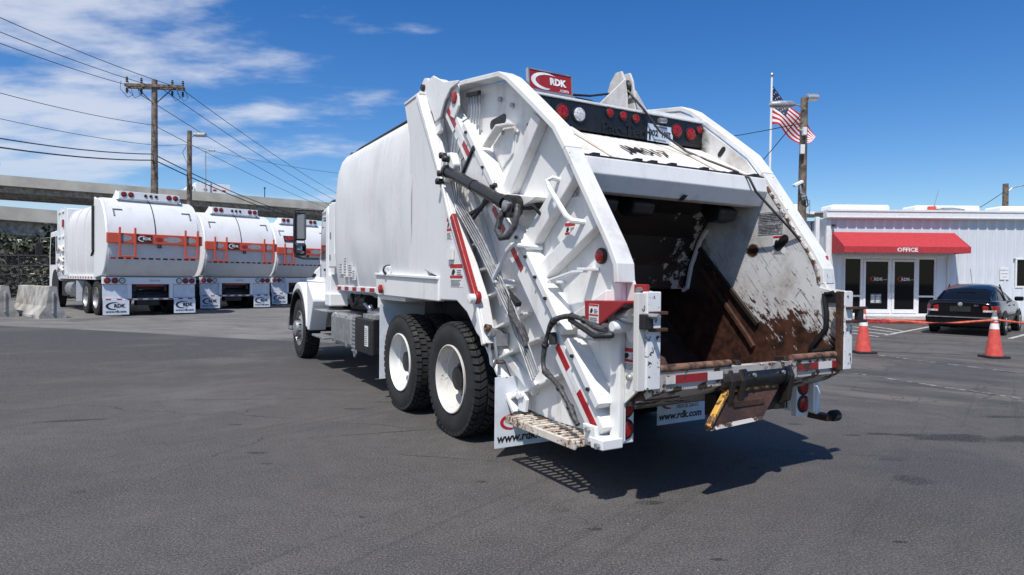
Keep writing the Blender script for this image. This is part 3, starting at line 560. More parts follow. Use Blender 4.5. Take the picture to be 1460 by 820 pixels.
for s_ in (-1, 1):
    mb = MB(); mb.px(strip(RIM[:8], -.045), s_*.962, s_*1.105); mb.build('rim_flange', 'rail_paint', TG, bevel=.006); mb = MB(); mb.px(strip(RIM[7:], -.043), s_*.962, s_*1.1045); mb.build('rim_flange', 'rim_chipped', TG, bevel=.006)
    # inward lip of the flange along the hopper opening, heavily chipped
    mb = MB(); mb.px(strip(offset_path(RIM[7:], .004), -.02), s_*.940, s_*.9615); mb.build('rim_edge', 'chipped_paint' if s_ < 0 else 'edge_rust', TG, bevel=.003)
    # hopper lining
    HW = [(-.25, 2.95), (-.9, 2.98), (-1.2, 2.775), (-1.52, 2.525), (-1.66, 2.35), (-1.99, 1.89), (-2.16, 1.65), (-2.235, 1.42), (-2.40, 1.375), (-2.40, .93), (-2.2, .70), (-1.9, .58), (-1.3, .55), (-.6, .95), (-.1, 1.8)]
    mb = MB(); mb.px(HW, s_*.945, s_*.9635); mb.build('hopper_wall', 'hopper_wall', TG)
    # front flange of the tailgate
    mb = MB(); mb.px(strip([(.66, 3.18), (.44, 2.49), (.27, 2.12), (-.43, .98), (-.60, .80), (-.99, .40)], .035), s_*.985, s_*1.09); mb.build('front_flange', 'rail_paint', TG, bevel=.005)
    # rear post
    mb = MB(); mb.px([(-2.12, .41), (-2.215, .40), (-2.225, 1.50), (-2.15, 1.58), (-2.12, 1.45)], s_*.985, s_*1.035); mb.build('rear_post', 'rail_paint', TG, bevel=.012)
    # plank: straight inclined slide rail with tape
    A, B = Vector((.36, 3.16)), Vector((-2.10, .46)); t_ = (B-A).normalized(); nn = Vector((-t_.y, t_.x))   # nn points up-rear? decided by sign
    if nn.x > 0: nn = -nn
    q = [A+nn*.075, B+nn*.075, B-nn*.085, A-nn*.085]
    mb = MB(); mb.px([tuple(v) for v in q], s_*.985, s_*1.105); rail = mb.build('slide_rail', 'white_paint', TG, bevel=.008)
    if s_ < 0:
        pts_ = [(.277, 3.096, .115, 2.876), (-.05, 2.70, -.158, 2.55), (-.315, 2.396, -.463, 2.26), (-.645, 2.057, -.828, 1.835), (-.956, 1.704, -1.122, 1.53), (-1.624, .993, -1.764, .841), (-1.873, .698, -2.062, .498)]
        for a, c_, d, e in pts_:
            m0 = A+t_*((Vector((a, c_))-A).dot(t_)); m1 = A+t_*((Vector((d, e))-A).dot(t_))
            mb = MB(); p0, p1 = m0+nn*.0, m1+nn*.0
            mb.px([tuple(p0+nn*.027), tuple(p1+nn*.027), tuple(p1-nn*.027), tuple(p0-nn*.027)], -1.106, -1.1085); mb.build('reflective_tape', 'tape_red', rail)
        for (a, c_), (d, e) in (((.115, 2.876), (-.05, 2.70)), ((-.158, 2.55), (-.315, 2.396)), ((-.463, 2.26), (-.645, 2.057)), ((-1.764, .841), (-1.873, .698))):
            m0 = A+t_*((Vector((a, c_))-A).dot(t_)); m1 = A+t_*((Vector((d, e))-A).dot(t_))
            mb = MB(); mb.px([tuple(m0+nn*.026), tuple(m1+nn*.026), tuple(m1-nn*.026), tuple(m0-nn*.026)], -1.106, -1.1083); mb.build('reflective_tape', 'tape_white', rail)
    # bolted ledge above the rail
    for L0, L1 in (((-.10, 2.86), (-.76, 2.14)), ((-1.02, 1.86), (-1.72, 1.09)), ((-1.76, 1.04), (-2.12, .645))):
        p0, p1 = Vector(L0), Vector(L1); mb = MB(); mb.px([tuple(p0+nn*.03), tuple(p1+nn*.03), tuple(p1-nn*.03), tuple(p0-nn*.03)], s_*.985, s_*1.135); led = mb.build('rail_ledge', 'rail_paint', TG, bevel=.006)
        mb = MB(); k = max(2, int((p1-p0).length/.2))
        for i in range(k):
            c_ = p0+(p1-p0)*((i+.5)/k); mb.tube([(s_*1.13, c_.x, c_.y), (s_*1.152, c_.x, c_.y)], .014, 6)
        mb.build('ledge_bolts', 'dark_steel', led)
    # ribs
    for q in ([(-.70, 2.20), (-1.20, 2.74), (-1.31, 2.66), (-.81, 2.09)], [(-1.06, 1.78), (-1.66, 2.28), (-1.76, 2.18), (-1.17, 1.67)], [(-1.32, 1.58), (-1.95, 1.92), (-2.02, 1.82), (-1.41, 1.47)], [(-1.70, 1.20), (-2.12, 1.40), (-2.12, 1.30), (-1.76, 1.11)]):
        mb = MB(); mb.px(q, s_*.985, s_*1.07); mb.build('rib', 'white_paint', TG, bevel=.01)
    # gussets between front flange and rail
    for (a, c_), (d, e) in (((.20, 2.06), (-.13, 2.06)), ((.0, 1.75), (-.40, 1.80)), ((-.13, 1.52), (-.60, 1.58)), ((-.30, 1.27), (-.82, 1.40)), ((-.46, 1.0), (-1.10, 1.20)), ((-.62, .78), (-1.30, 1.02)), ((-.9, .50), (-1.58, .78))):
        mb = MB(); mb.px([(a, c_), (d, e), (d, e-.02), (a, c_-.02)], s_*.985, s_*1.075); mb.build('gusset', 'white_paint', TG, bevel=.004)
    for q in ([(.02, 2.30), (-.06, 2.34), (-.72, 1.28), (-.66, 1.22)], [(-.45, .92), (-.53, .97), (-1.22, .62), (-1.18, .55)]):
        mb = MB(); mb.px(q, s_*.985, s_*1.04); mb.build('rib', 'white_paint', TG, bevel=.008)
    # shelf plate under the oval hole and wedge bracket
    mb = MB(); mb.px([(-.80, 2.16), (-1.30, 2.08), (-1.27, 2.06), (-.92, 1.98)], s_*.985, s_*1.10); mb.build('shelf_bracket', 'white_paint', TG, bevel=.006)
    mb = MB(); mb.px([(-1.80, .72), (-2.10, .70), (-2.10, .72), (-1.80, .745)], s_*.985, s_*1.10); mb.build('shelf_bracket', 'white_paint', TG, bevel=.006)
# roof sheet of the tailgate, hood
mb = MB(); mb.px(strip([(.58, 3.20), (-.70, 3.02), (-.96, 2.95)], -.03), -.962, .962); mb.build('roof_sheet', 'black_paint', TG)
mb = MB(); mb.px([(-.98, 2.705), (-1.66, 2.335), (-1.66, 2.30), (-.98, 2.66)], -.955, .955); hood = mb.build('hood_panel', 'hood_paint', TG, bevel=.004)
for v_ in (-.58, .54):
    mb = MB(); mb.px([(-1.0, 2.70), (-1.0, 2.735), (-1.62, 2.385), (-1.64, 2.35)], v_-.02, v_+.02); mb.build('hood_rib', 'hood_paint', hood, bevel=.006)
mb = MB(); mb.px([(-1.665, 2.345), (-1.735, 2.335), (-1.755, 2.215), (-1.68, 2.10), (-1.56, 2.10), (-1.6, 2.30)], -.953, .953); lip = mb.build('hood_beam', 'rail_paint', TG, bevel=.008)
mb = MB(); mb.tube([(-.95, -1.70, 2.345), (.95, -1.70, 2.345)], .012, 8)
for v_ in (-.85, -.45, -.3, -.1, .25, .6, .85): mb.box(v_-.03, v_+.03, -1.72, -1.67, 2.335, 2.368)
mb.build('hinge_rod', 'dark_steel', lip, smooth=True)
mb = MB(); mb.px([(-1.735, 2.19), (-1.74, 2.225), (-1.70, 2.16), (-1.70, 2.14)], .1, .2); mb.px([(-1.70, 2.11), (-1.72, 2.13), (-1.66, 2.09)], .0, .05); mb.build('latch', 'dark_steel', lip)
fr = Fr((-.014, -1.335, 2.519), x=(1, 0, 0), y=(0, .878, .478)); fr.text('JM017', -.02, -.0, .215, 'stencil', hood, z=.008, bold=.004, xs=.92)
# light bar
mb = MB(); mb.box(-.95, .95, -1.01, -.93, 2.715, 2.945); lb = mb.build('light_bar', 'black_paint', TG, bevel=.01)
mb = MB(); mb.box(-.955, .955, -1.02, -.90, 2.945, 2.965); mb.box(.3, .95, -.98, -.9, 2.965, 3.0); mb.build('bar_cap', 'rail_paint', lb, bevel=.004)
for v_, z_0, r_, mt in ((-.83, 2.85, .055, 'black_plastic'), (-.669, 2.837, .057, 'lamp_red'), (-.499, 2.837, .057, 'lamp_clear'), (-.172, 2.895, .036, 'lamp_red'), (-.024, 2.889, .036, 'lamp_red'), (.12, 2.884, .036, 'lamp_red'), (.61, 2.838, .057, 'lamp_red'), (.789, 2.827, .055, 'lamp_red'), (.9, 2.88, .034, 'lamp_red')):
    mb = MB(); mb.lathe([(r_*1.22, 0), (r_*1.22, .012), (r_*1.05, .016), (r_*1.02, .004), (.001, .004)], (v_, -1.01, z_0), (0, -1, 0), 22); bz = mb.build('lamp_bezel', 'black_plastic', lb, smooth=True)
    mb = MB(); mb.disc((v_, -1.012, z_0), (0, -1, 0), r_, .014); mb.build('lamp', mt, bz, smooth=True)
fr = Fr((0, -1.011, 2.80), **REAR); fr.text('Pac-Tech', .02, -.035, .15, 'ink_black', lb, z=.004, depth=.004, bold=.003)
fr = Fr((.41, -1.013, 2.785), x=(1, 0, -.02), y=(0.02, 0, 1)); mb = MB(); fr.rect(mb, -.152, .152, -.076, .076, 0, .004); pl = mb.build('licence_plate', 'plate_white', lb)
fr.text('002', -.085, -.004, .075, 'ink_black', pl, z=.006, bold=.002); fr.text('19FS', .065, -.004, .075, 'ink_black', pl, z=.006, bold=.002, xs=.8); mb = MB(); fr.rect(mb, -.08, .08, .052, .066, .004, .005); fr.rect(mb, -.07, .07, -.066, -.054, .004, .005); mb.build('plate_print', 'ink_grey', pl)
mb = MB(); mb.tube([(.38, -1.03, 2.90), (.46, -1.03, 2.905)], .024, 10); mb.build('plate_lamp', 'aluminium', lb, smooth=True)
# sign on top
fr = Fr((-.73, -.93, 3.09), x=(1, 0, 0), y=(0, .1, 1)); mb = MB(); fr.rect(mb, -.21, .21, -.085, .085, -.03, 0); sg = mb.build('dealer_sign', 'red_paint', TG)
mb = MB(); fr.rect(mb, -.215, .215, .08, .09, -.03, .006); fr.rect(mb, -.215, .215, -.09, -.08, -.03, .006); fr.rect(mb, -.218, -.208, -.09, .09, -.03, .006); fr.rect(mb, .208, .218, -.09, .09, -.03, .006); mb.build('sign_frame', 'aluminium', sg)
mb = MB(); fr.crescent(mb, -.05, .0, .14, .072, .0, .002); mb.build('crescent', 'ink_white', sg); fr.text('RDK', .07, .004, .078, 'ink_white', sg, z=.003, bold=.004); fr.text('.com', .13, -.055, .05, 'ink_white', sg, z=.003)
mb = MB(); mb.box(-.93, -.50, -.96, -.90, 2.965, 3.0); mb.build('sign_base', 'aluminium', sg)
# pulley bracket on top
mb = MB()
for v_ in (.06, .155):
    mb.px([(-.96, 2.965), (-.62, 2.965), (-.66, 3.12), (-.72, 3.26), (-.80, 3.335), (-.88, 3.33), (-.92, 3.25), (-.95, 3.1)], v_, v_+.02)
mb.add([(.06, -.95, 2.967), (.06, -.95, 3.25), (-.24, -.93, 2.967), (.06, -.93, 2.967), (.06, -.93, 3.25), (-.24, -.91, 2.967)], [(0, 1, 2), (5, 4, 3), (0, 3, 4, 1), (1, 4, 5, 2), (2, 5, 3, 0)])
mb.add([(.175, -.95, 2.967), (.175, -.95, 3.16), (.36, -.93, 2.967), (.175, -.93, 2.967), (.175, -.93, 3.16), (.36, -.91, 2.967)], [(2, 1, 0), (3, 4, 5), (1, 4, 3, 0), (2, 5, 4, 1), (0, 3, 5, 2)])
mb.box(-.26, .38, -.97, -.88, 2.955, 2.968); pb = mb.build('pulley_bracket', 'worn_paint', TG, bevel=.003)
mb = MB(); mb.lathe([(.07, -.03), (.05, -.01), (.05, .01), (.07, .03)], (.118, -.85, 3.2), (1, 0, 0), 20); mb.build('pulley', 'dark_steel', pb, smooth=True)
mb = MB(); mb.tube([(-.52, -.93, 3.02), (-.3, -.9, 3.05), (.05, -.86, 3.14)], .010, 6); mb.tube([(.12, -.90, 3.16), (.20, -1.04, 2.96), (.337, -1.09, 2.78), (.50, -1.25, 2.60), (.60, -1.42, 2.50), (.655, -1.66, 2.385), (.70, -1.765, 2.315), (.745, -1.80, 2.20), (.82, -1.92, 2.03), (.90, -2.02, 1.88), (1.0, -2.12, 1.70)], .011, 6)
mb.tube([(-.5, -.95, 2.99), (-.35, -.96, 2.985), (-.28, -.95, 2.98)], .012, 6); mb.build('winch_cable', 'black_plastic', TG, smooth=True)
mb = MB(); mb.tube([(1.0, -2.12, 1.70), (1.05, -2.16, 1.68), (1.08, -2.19, 1.63), (1.06, -2.2, 1.59), (1.02, -2.18, 1.61), (1.02, -2.16, 1.66)], .016, 8); hk = mb.build('cable_hook', 'dark_steel', TG, smooth=True)
mb = MB(); mb.tube([(1.05, -2.17, 1.64), (1.10, -2.21, 1.64)], .03, 8); mb.build('red_tag', 'red_paint', hk, smooth=True)
# packer blade and pivots inside
BL = [(-.82, 1.375), (-.86, 1.60), (-.98, 1.86), (-1.16, 2.05), (-1.40, 2.16)]
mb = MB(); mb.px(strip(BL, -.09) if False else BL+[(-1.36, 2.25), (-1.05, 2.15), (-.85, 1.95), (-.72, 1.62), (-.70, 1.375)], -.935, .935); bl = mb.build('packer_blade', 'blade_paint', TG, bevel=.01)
mb = MB()
mb.px(strip([(-.80, 1.37), (-.855, 1.40), (-.90, 1.60), (-1.01, 1.84), (-1.10, 1.95)], .03), .905, .938)
mb.build('blade_cheek', 'rim_chipped', bl, bevel=.004)
mb = MB()
for v_ in (-.72, -.35, .60): mb.px([(-1.50, 2.12), (-1.58, 2.06), (-1.55, 1.98), (-1.42, 1.96), (-1.34, 2.06), (-1.36, 2.14)], v_-.02, v_+.2)
mb.build('blade_pivot', 'black_plastic', TG, bevel=.02)
mb = MB(); mb.px(strip([(-1.45, 2.2), (-1.0, 2.55), (-.3, 2.9)], .04), -.94, .94); mb.px([(-.30, 2.9), (-.05, 1.3), (.0, 1.3), (-.25, 2.95)], -.94, .94); mb.build('light_stop_panel', 'grime_shade', TG)  # closing panels added against light leaks, near-black to stand in for shade
mb = MB(); mb.px(strip([(-1.02, 1.78), (-1.70, 1.10)], .045), .915, .945); mb.build('blade_track', 'grime_shade', TG, bevel=.008)
mb = MB(); mb.px(strip([(-1.05, 1.58), (-1.60, .98), (-1.66, .90)], .04), .915, .946); mb.build('blade_track', 'rust', TG, bevel=.006)
# hopper floor and sill
FL = [(-2.44, .885), (-2.28, .74), (-2.02, .63), (-1.6, .585), (-1.2, .62), (-.85, .80), (-.55, 1.10), (-.25, 1.6), (-.08, 2.0)]
mb = MB(); mb.px(strip(FL, -.03), -.944, .944); mb.build('hopper_floor', 'rust', TG, smooth=True, angle=40)
mb = MB(); mb.px([(-2.36, .70), (-2.20, .95), (-1.90, .98), (-1.5, .90), (-1.3, .65), (-1.6, .60), (-2.0, .64)], -.942, -.62); mb.build('floor_wedge', 'rust', TG, bevel=.02)
mb = MB(); mb.px([(-2.47, .895), (-2.46, .775), (-2.33, .70), (-2.30, .72), (-2.40, .80), (-2.41, .895)], -.93, .93); mb.px([(-2.33, .70), (-2.08, .60), (-1.75, .50), (-1.2, .48), (-1.2, .5), (-1.75, .53), (-2.08, .625), (-2.31, .72)], -.93, .93); sill = mb.build('sill', 'sill_paint', TG)
for a, c_ in ((-.93, -.30), (.34, .93)):
    mb = MB(); mb.tube([(a, -2.455, .915), (c_, -2.455, .915)], .026, 12); mb.build('sill_pipe', 'rust_pipe', sill, smooth=True)
for a, c_, mt in ((-.88, -.80, 'tape_white'), (-.80, -.52, 'tape_red'), (-.52, -.38, 'tape_white'), (.38, .62, 'tape_red'), (.62, .78, 'tape_white'), (.78, .92, 'tape_red')):
    mb = MB(); mb.box(a, c_, -2.4745, -2.4705, .82, .872); mb.build('reflective_tape', 'tape_worn' if mt == 'tape_red' else 'worn_paint', sill)
# winch motor and the yellow reeve plate on the sill
mb = MB(); mb.tube([(-.16, -2.40, .80), (.26, -2.40, .80)], .085, 18); mb.tube([(-.19, -2.40, .80), (-.15, -2.40, .80)], .10, 14); mb.tube([(.25, -2.40, .80), (.29, -2.40, .80)], .095, 14); wm = mb.build('winch_drum', 'black_paint', TG, smooth=True)
mb = MB()
for v_ in (-.30, -.20, .30): mb.px([(-2.30, .62), (-2.36, .92), (-2.44, .93), (-2.50, .80), (-2.47, .62), (-2.40, .58)], v_-.022, v_+.022)
mb.tube([(-.38, -2.42, .80), (-.2, -2.42, .80)], .07, 12); mb.box(-.36, .34, -2.40, -2.30, .55, .70); mb.build('winch_mount', 'grime_shade', wm, bevel=.006)
mb = MB()
for v_ in (-.1, .2): mb.tube([(v_, -2.49, .83), (v_, -2.505, .83)], .014, 6)
mb.build('winch_bolts', 'steel', wm)
mb = MB(); mb.add([(-.30, -2.44, .725), (.24, -2.44, .725), (.0, -2.50, .55), (-.54, -2.50, .53), (-.30, -2.41, .705), (.24, -2.41, .705), (.0, -2.47, .53), (-.54, -2.47, .51)], [(0, 1, 2, 3), (7, 6, 5, 4), (0, 4, 5, 1), (1, 5, 6, 2), (2, 6, 7, 3), (3, 7, 4, 0)]); rp = mb.build('latch_plate', 'rust', TG, bevel=.004)
mb = MB(); mb.box(-.32, .20, -2.46, -2.42, .72, .765); mb.bar((-.31, -2.45, .74), (-.55, -2.51, .53), .04, .03); mb.build('latch_bar', 'yellow_paint', rp, bevel=.006)
mb = MB(); mb.add([(-.535, -2.503, .528), (-.01, -2.503, .548), (-.04, -2.515, .525), (-.53, -2.52, .505), (-.535, -2.47, .528), (-.01, -2.47, .548), (-.04, -2.48, .515), (-.53, -2.48, .495)], [(0, 1, 2, 3), (7, 6, 5, 4), (0, 4, 5, 1), (1, 5, 6, 2), (2, 6, 7, 3), (3, 7, 4, 0)]); mb.build('latch_lip', 'sill_paint', rp)
mb = MB(); mb.box(-.28, .02, -2.485, -2.46, .625, .66); mb.build('latch_rib', 'rust', rp)
# bumper pads and container hooks
for v0, v1, s_ in ((-1.075, -.965, -1), (.865, .955, 1)):
    mb = MB(); mb.box(v0, v1, -2.515, -2.47, .805, 1.392); pd = mb.build('bumper_pad', 'chipped_paint', TG, bevel=.005)
    mb = MB(); mb.box(v0-.055, v0-.003, -2.50, -2.455, .80, 1.385) if s_ < 0 else mb.box(v0-.03, v0-.003, -2.51, -2.46, .80, 1.39)
    mb.build('pad_backing', 'rust' if s_ > 0 else 'worn_paint', pd, bevel=.004)
    mb = MB()
    for z_0 in (1.155, 1.255): mb.box(v0+.01, v1+.03+(.12 if s_ > 0 else 0), -2.545, -2.512, z_0, z_0+.02)
    mb.build('hook_plate', 'rust', pd, bevel=.003)
    mb = MB(); mb.box(v0-.05, v0+.02, -2.55, -2.48, 1.17, 1.26) if s_ < 0 else mb.box(v1+.05, v1+.11, -2.54, -2.50, 1.17, 1.26); mb.build('hook_block', 'dark_steel', pd, bevel=.006)
mb = MB(); mb.tube([(.935, -2.375, 1.375), (.935, -2.30, 1.36), (.935, -2.325, 1.20), (.935, -2.32, 1.10), (.935, -2.185, .925), (.935, -2.21, .905), (.935, -2.40, .945)], .020, 8); mb.build('rubber_edge', 'black_plastic', TG, smooth=True)
mb = MB(); mb.box(.93, .944, -2.41, -2.30, 1.30, 1.38); mb.build('rubber_patch', 'black_plastic', TG)
# tail lamps under the sides
for s_ in (-1, 1):
    mb = MB(); mb.box(s_*.917-.075, s_*.917+.075, -2.14, -2.09, .385, .72); mb.box(s_*.917-.075, s_*.917+.075, -2.09, -1.75, .42, .74); lc = mb.build('lamp_column', 'white_paint', TG, bevel=.006)
    for z_0 in (.481, .62):
        mb = MB(); mb.lathe([(.070, 0), (.070, .008), (.060, .012), (.058, .003), (.001, .003)], (s_*.917, -2.14, z_0), (0, -1, 0), 22); bz = mb.build('lamp_bezel', 'black_plastic', lc, smooth=True)
        mb = MB(); mb.disc((s_*.917, -2.142, z_0), (0, -1, 0), .055, .012); mb.build('tail_lamp', 'lamp_red', bz, smooth=True)
mb = MB(); mb.box(1.0, 1.085, -2.30, -2.12, .36, .41); mb.build('post_foot', 'rust', TG, bevel=.005)
mb = MB(); mb.tube([(1.06, -2.30, .40), (1.12, -2.30, .40)], .045, 12); mb.build('rubber_bumper', 'rubber', TG, smooth=True)
mb = MB()
for k in range(5): mb.box(.45+k*.03, .46+k*.03, -2.25, -2.24, .50, .58)
mb.build('vent_slats', 'black_plastic', TG)
# --- left side fittings
# lift cylinder
mb = MB(); p, q = Vector((-1.20, .10, 2.46)), Vector((-1.20, -1.02, 2.05)); mb.tube([p, q], .051, 16); mb.tube([p, p+(q-p)*.04], .059, 16); mb.tube([p+(q-p)*.50, p+(q-p)*.52], .055, 16); mb.tube([p+(q-p)*.93, q], .057, 16); lc = mb.build('lift_cylinder', 'black_paint', TG, smooth=True)
mb = MB(); mb.lathe([(.09, -.05), (.09, .05)], (-1.18, -1.09, 2.02), (1, 0, 0), 18); mb.tube([(-1.10, -1.09, 2.02), (-1.0, -1.25, 2.02)], .025, 8); mb.build('cylinder_eye', 'black_paint', lc, smooth=True)
mb = MB(); mb.lathe([(.045, 0), (.045, .02), (.02, .03), (.001, .03)], (-1.23, -1.09, 2.02), (-1, 0, 0), 14); mb.build('pivot_pin', 'steel', lc, smooth=True)
mb = MB(); mb.px([(.22, 2.64), (.02, 2.62), (-.06, 2.50), (.0, 2.38), (.18, 2.36), (.26, 2.5)], -1.20, -1.12); mb.build('cylinder_clevis', 'rail_paint', lc, bevel=.015)
mb = MB()
for a, c_ in ((.16, 2.44), (.05, 2.56), (.2, 2.37), (.12, 2.6)): mb.tube([(-1.19, a, c_), (-1.26, a, c_)], .030, 8)
mb.build('clevis_bolts', 'dark_steel', lc, smooth=True)
mb = MB(); mb.tube([(-1.22, -1.04, 2.0), (-1.25, -1.02, 1.92), (-1.26, -1.00, 1.84), (-1.26, -1.06, 1.775), (-1.25, -1.14, 1.78), (-1.22, -1.19, 1.85), (-1.20, -1.20, 1.95), (-1.18, -1.17, 2.02)], .026, 10); mb.build('hydraulic_hose', 'hose_grey', lc, smooth=True)
mb = MB(); mb.tube([(-1.12, -1.17, 2.01), (-1.12, -1.30, 2.01), (-1.08, -1.32, 1.96), (-1.0, -1.32, 1.9)], .014, 6); mb.build('fitting', 'dark_steel', lc, smooth=True)
# rigid lines: one bundle of five tubes
for k in range(5):
    o_ = k*.055; mb = MB()
    d = (k-2)*.044
    mb.tube([(-1.03, -.02-o_, 3.15), (-1.03, -.02-o_, 2.95-o_*1.8), (-1.08, .05-o_*.8, 2.91-o_*1.8), (-1.11, .14-o_, 2.84-o_*1.8), (-1.14, .15-o_, 2.55), (-1.15, .10-o_, 2.36)]+[(-1.15, u_-.5*d, z_0+.45*d) for u_, z_0 in ((-.05, 2.14), (-.5, 1.76), (-.70, 1.56), (-1.03, 1.22), (-1.28, .90), (-1.40, .74))], .0085, 6)
    mb.build('rigid_line', 'line_steel', TG, smooth=True)
mb = MB(); mb.bar((-1.13, -.22, 2.02), (-1.13, -.46, 2.06), .05, .03); mb.bar((-1.13, -.92, 1.36), (-1.13, -1.12, 1.26), .05, .04); mb.bar((-1.05, -.02, 3.155), (-1.05, -.27, 3.12), .03, .035); mb.build('line_clamp', 'black_plastic', TG, bevel=.005)
mb = MB(); mb.tube([(-1.15, -1.02, 1.30), (-1.17, -1.08, 1.18), (-1.16, -1.20, 1.08), (-1.15, -1.26, 1.0), (-1.17, -1.30, .95)], [.022, .03, .034, .028, .016], 9); mb.build('wrapped_hose', 'hose_grey', TG, smooth=True)
mb = MB(); mb.tube([(-1.14, -1.62, 1.0), (-1.14, -1.60, 1.08)], .03, 8); mb.build('hose_joint', 'dark_steel', TG)
HP = [(-2.25, 1.15), (-2.14, 1.16), (-2.02, 1.198), (-1.887, 1.213), (-1.76, 1.20), (-1.66, 1.165), (-1.60, 1.09), (-1.56, .99), (-1.535, .87), (-1.57, .80), (-1.651, .765), (-1.75, .71), (-1.82, .65), (-1.874, .601), (-1.92, .54), (-1.963, .50)]
mb = MB(); rng = random.Random(5)
HPs = arcs(HP, 4); mb.tube([(-1.17, a, c_) for a, c_ in HPs], [.019+.005*math.sin(i*.55)*math.sin(i*.21) for i in range(len(HPs))], 10)
mb.build('hydraulic_hose', 'hose_grey', TG, smooth=True)
mb = MB(); mb.tube([(-1.16, -2.30, 1.12), (-1.18, -2.15, 1.10), (-1.18, -2.0, 1.15), (-1.17, -1.86, 1.19)], .018, 8)
for k in (2, 3, 5, 7, 9, 11, 13): mb.tube([(-1.17, HP[k][0]-.008, HP[k][1]+.008), (-1.17, HP[k][0]+.008, HP[k][1]-.008)], .026, 10)
mb.build('hose_clamp', 'black_plastic', TG, smooth=True)
# red prop bar
mb = MB(); mb.bar((-1.215, -.08, 2.03), (-1.215, -.55, 1.31), .06, .045, (1, 0, 0)); mb.lathe([(.055, -.02), (.055, .025)], (-1.21, -.555, 1.30), (1, 0, 0), 16); pbar = mb.build('safety_prop', 'red_paint', TR, bevel=.006)
mb = MB(); mb.lathe([(.042, 0), (.042, .05), (.015, .055), (.001, .055)], (-1.235, -.56, 1.29), (-1, 0, 0), 14); mb.build('prop_pin', 'bright_white', pbar, smooth=True)
# cover plate and small struts
mb = MB(); mb.px([(-.33, 2.61), (-.70, 2.27), (-.50, 2.08), (-.12, 2.42)], -1.12, -1.128); mb.build('cover_plate', 'white_paint', TG, bevel=.002)
mb = MB(); mb.bar((-1.135, -.342, 2.617), (-1.135, -.125, 2.42), .03, .03, (1, 0, 0)); mb.bar((-1.135, -.74, 2.24), (-1.135, -.53, 2.10), .03, .035, (1, 0, 0)); mb.bar((-1.135, -.62, 2.14), (-1.135, -.33, 1.99), .03, .03, (1, 0, 0)); mb.build('guard_bar', 'dark_steel', TG, bevel=.004)
# grab handles
mb = MB(); mb.tube([(-1.0, -1.24, 1.70), (-1.15, -1.24, 1.71), (-1.17, -1.08, 1.725), (-1.17, -1.0, 1.68), (-1.17, -.79, 1.47), (-1.16, -.79, 1.44), (-1.0, -.92, 1.43)], .019, 8); mb.build('grab_handle', 'bright_white', TG, smooth=True)
mb = MB(); mb.tube([(-1.0, -1.58, 2.16), (-1.12, -1.56, 2.185), (-1.14, -1.52, 2.17), (-1.14, -1.55, 2.11), (-1.14, -1.76, 1.90), (-1.13, -1.82, 1.86), (-1.0, -1.93, 1.84)], .019, 8); mb.build('grab_handle', 'bright_white', TG, smooth=True)
mb = MB(); mb.px(strip([(-1.50, 1.45), (-1.53, 1.465), (-1.80, 1.52), (-1.93, 1.525)], .018), -1.075, -1.12); mb.box(-1.12, -.985, -1.54, -1.50, 1.43, 1.45); mb.box(-1.12, -.985, -1.94, -1.86, 1.52, 1.54); mb.build('tie_bracket', 'bright_white', TG, bevel=.004)
mb = MB(); mb.box(-1.10, -.985, -2.09, -1.85, 1.06, 1.075); mb.box(-1.10, -1.085, -2.09, -1.85, 1.06, 1.12); mb.build('tie_bracket', 'bright_white', TG, bevel=.004)
mb = MB(); mb.px(strip([(-.40, 2.62), (-.64, 2.755), (-.84, 2.73)], .02), -1.01, -1.09); mb.px([(-.42, 2.64), (-.66, 2.75), (-.80, 2.72), (-.78, 2.50), (-.60, 2.40)], -.986, -1.0); mb.build('lifting_bracket', 'white_paint', TG, bevel=.004)
def slot(cy, cz, dy, dz_, hw, x0, x1):
    d = Vector((dy, dz_)).normalized(); L = Vector((dy, dz_)).length/2; nrm = Vector((-d.y, d.x)); pts = []
    for k in range(9): a = R(-90+k*22.5); pts.append(Vector((cy, cz))+d*(L+hw*math.cos(a))+nrm*hw*math.sin(a))
    for k in range(9): a = R(90+k*22.5); pts.append(Vector((cy, cz))+d*(-L+hw*math.cos(a))+nrm*hw*math.sin(a))
    return MB().px([tuple(v) for v in pts], x0, x1)
slot(-.50, 2.82, .20, -.01, .042, -.986, -.990).build('slot_opening', 'ink_black', TG)
slot(-1.25, 2.64, .04, -.04, .025, .9405, .9449).build('slot_opening', 'ink_black', TG)
slot(-1.90, 1.78, .06, -.06, .038, .940, .9449).build('slot_opening', 'ink_black', TG)
mb = MB()
for a, c_ in ((-.55, 3.0), (-.76, 2.90), (-.85, 2.66), (-.62, 2.70), (-1.02, 2.5), (-.98, 2.62), (-2.188, .815), (-2.27, .844)): mb.tube([(-.985, a, c_), (-1.01, a, c_)], .022, 8)
mb.build('plate_bolts', 'galv', TG, smooth=True)
mb = MB(); mb.box(-1.0, -.985, -1.08, -1.0, 2.60, 2.70); mb.build('black_cutout', 'ink_black', TG)
for (yy, zz, xx, nm) in ((-1.968, 1.62, -.99, 'side_lamp'),):
    mb = MB(); mb.lathe([(.055, -.01), (.055, .012), (.045, .016)], (xx, yy, zz), (-1, 0, 0), 20); bz = mb.build('lamp_bezel', 'black_plastic', TG, smooth=True); mb = MB(); mb.disc((xx-.012, yy, zz), (-1, 0, 0), .044, .012); mb.build(nm, 'lamp_red', bz, smooth=True)
mb = MB(); mb.px([(.18, 3.27), (.04, 3.26), (.02, 3.06), (.12, 2.96), (.2, 3.0)], -1.10, -1.12); lpl = mb.build('lamp_plate', 'white_paint', TG, bevel=.004)
mb = MB(); mb.disc((-1.12, .105, 3.15), (-1, 0, 0), .055, .014); mb.build('side_lamp', 'lamp_red', lpl, smooth=True)
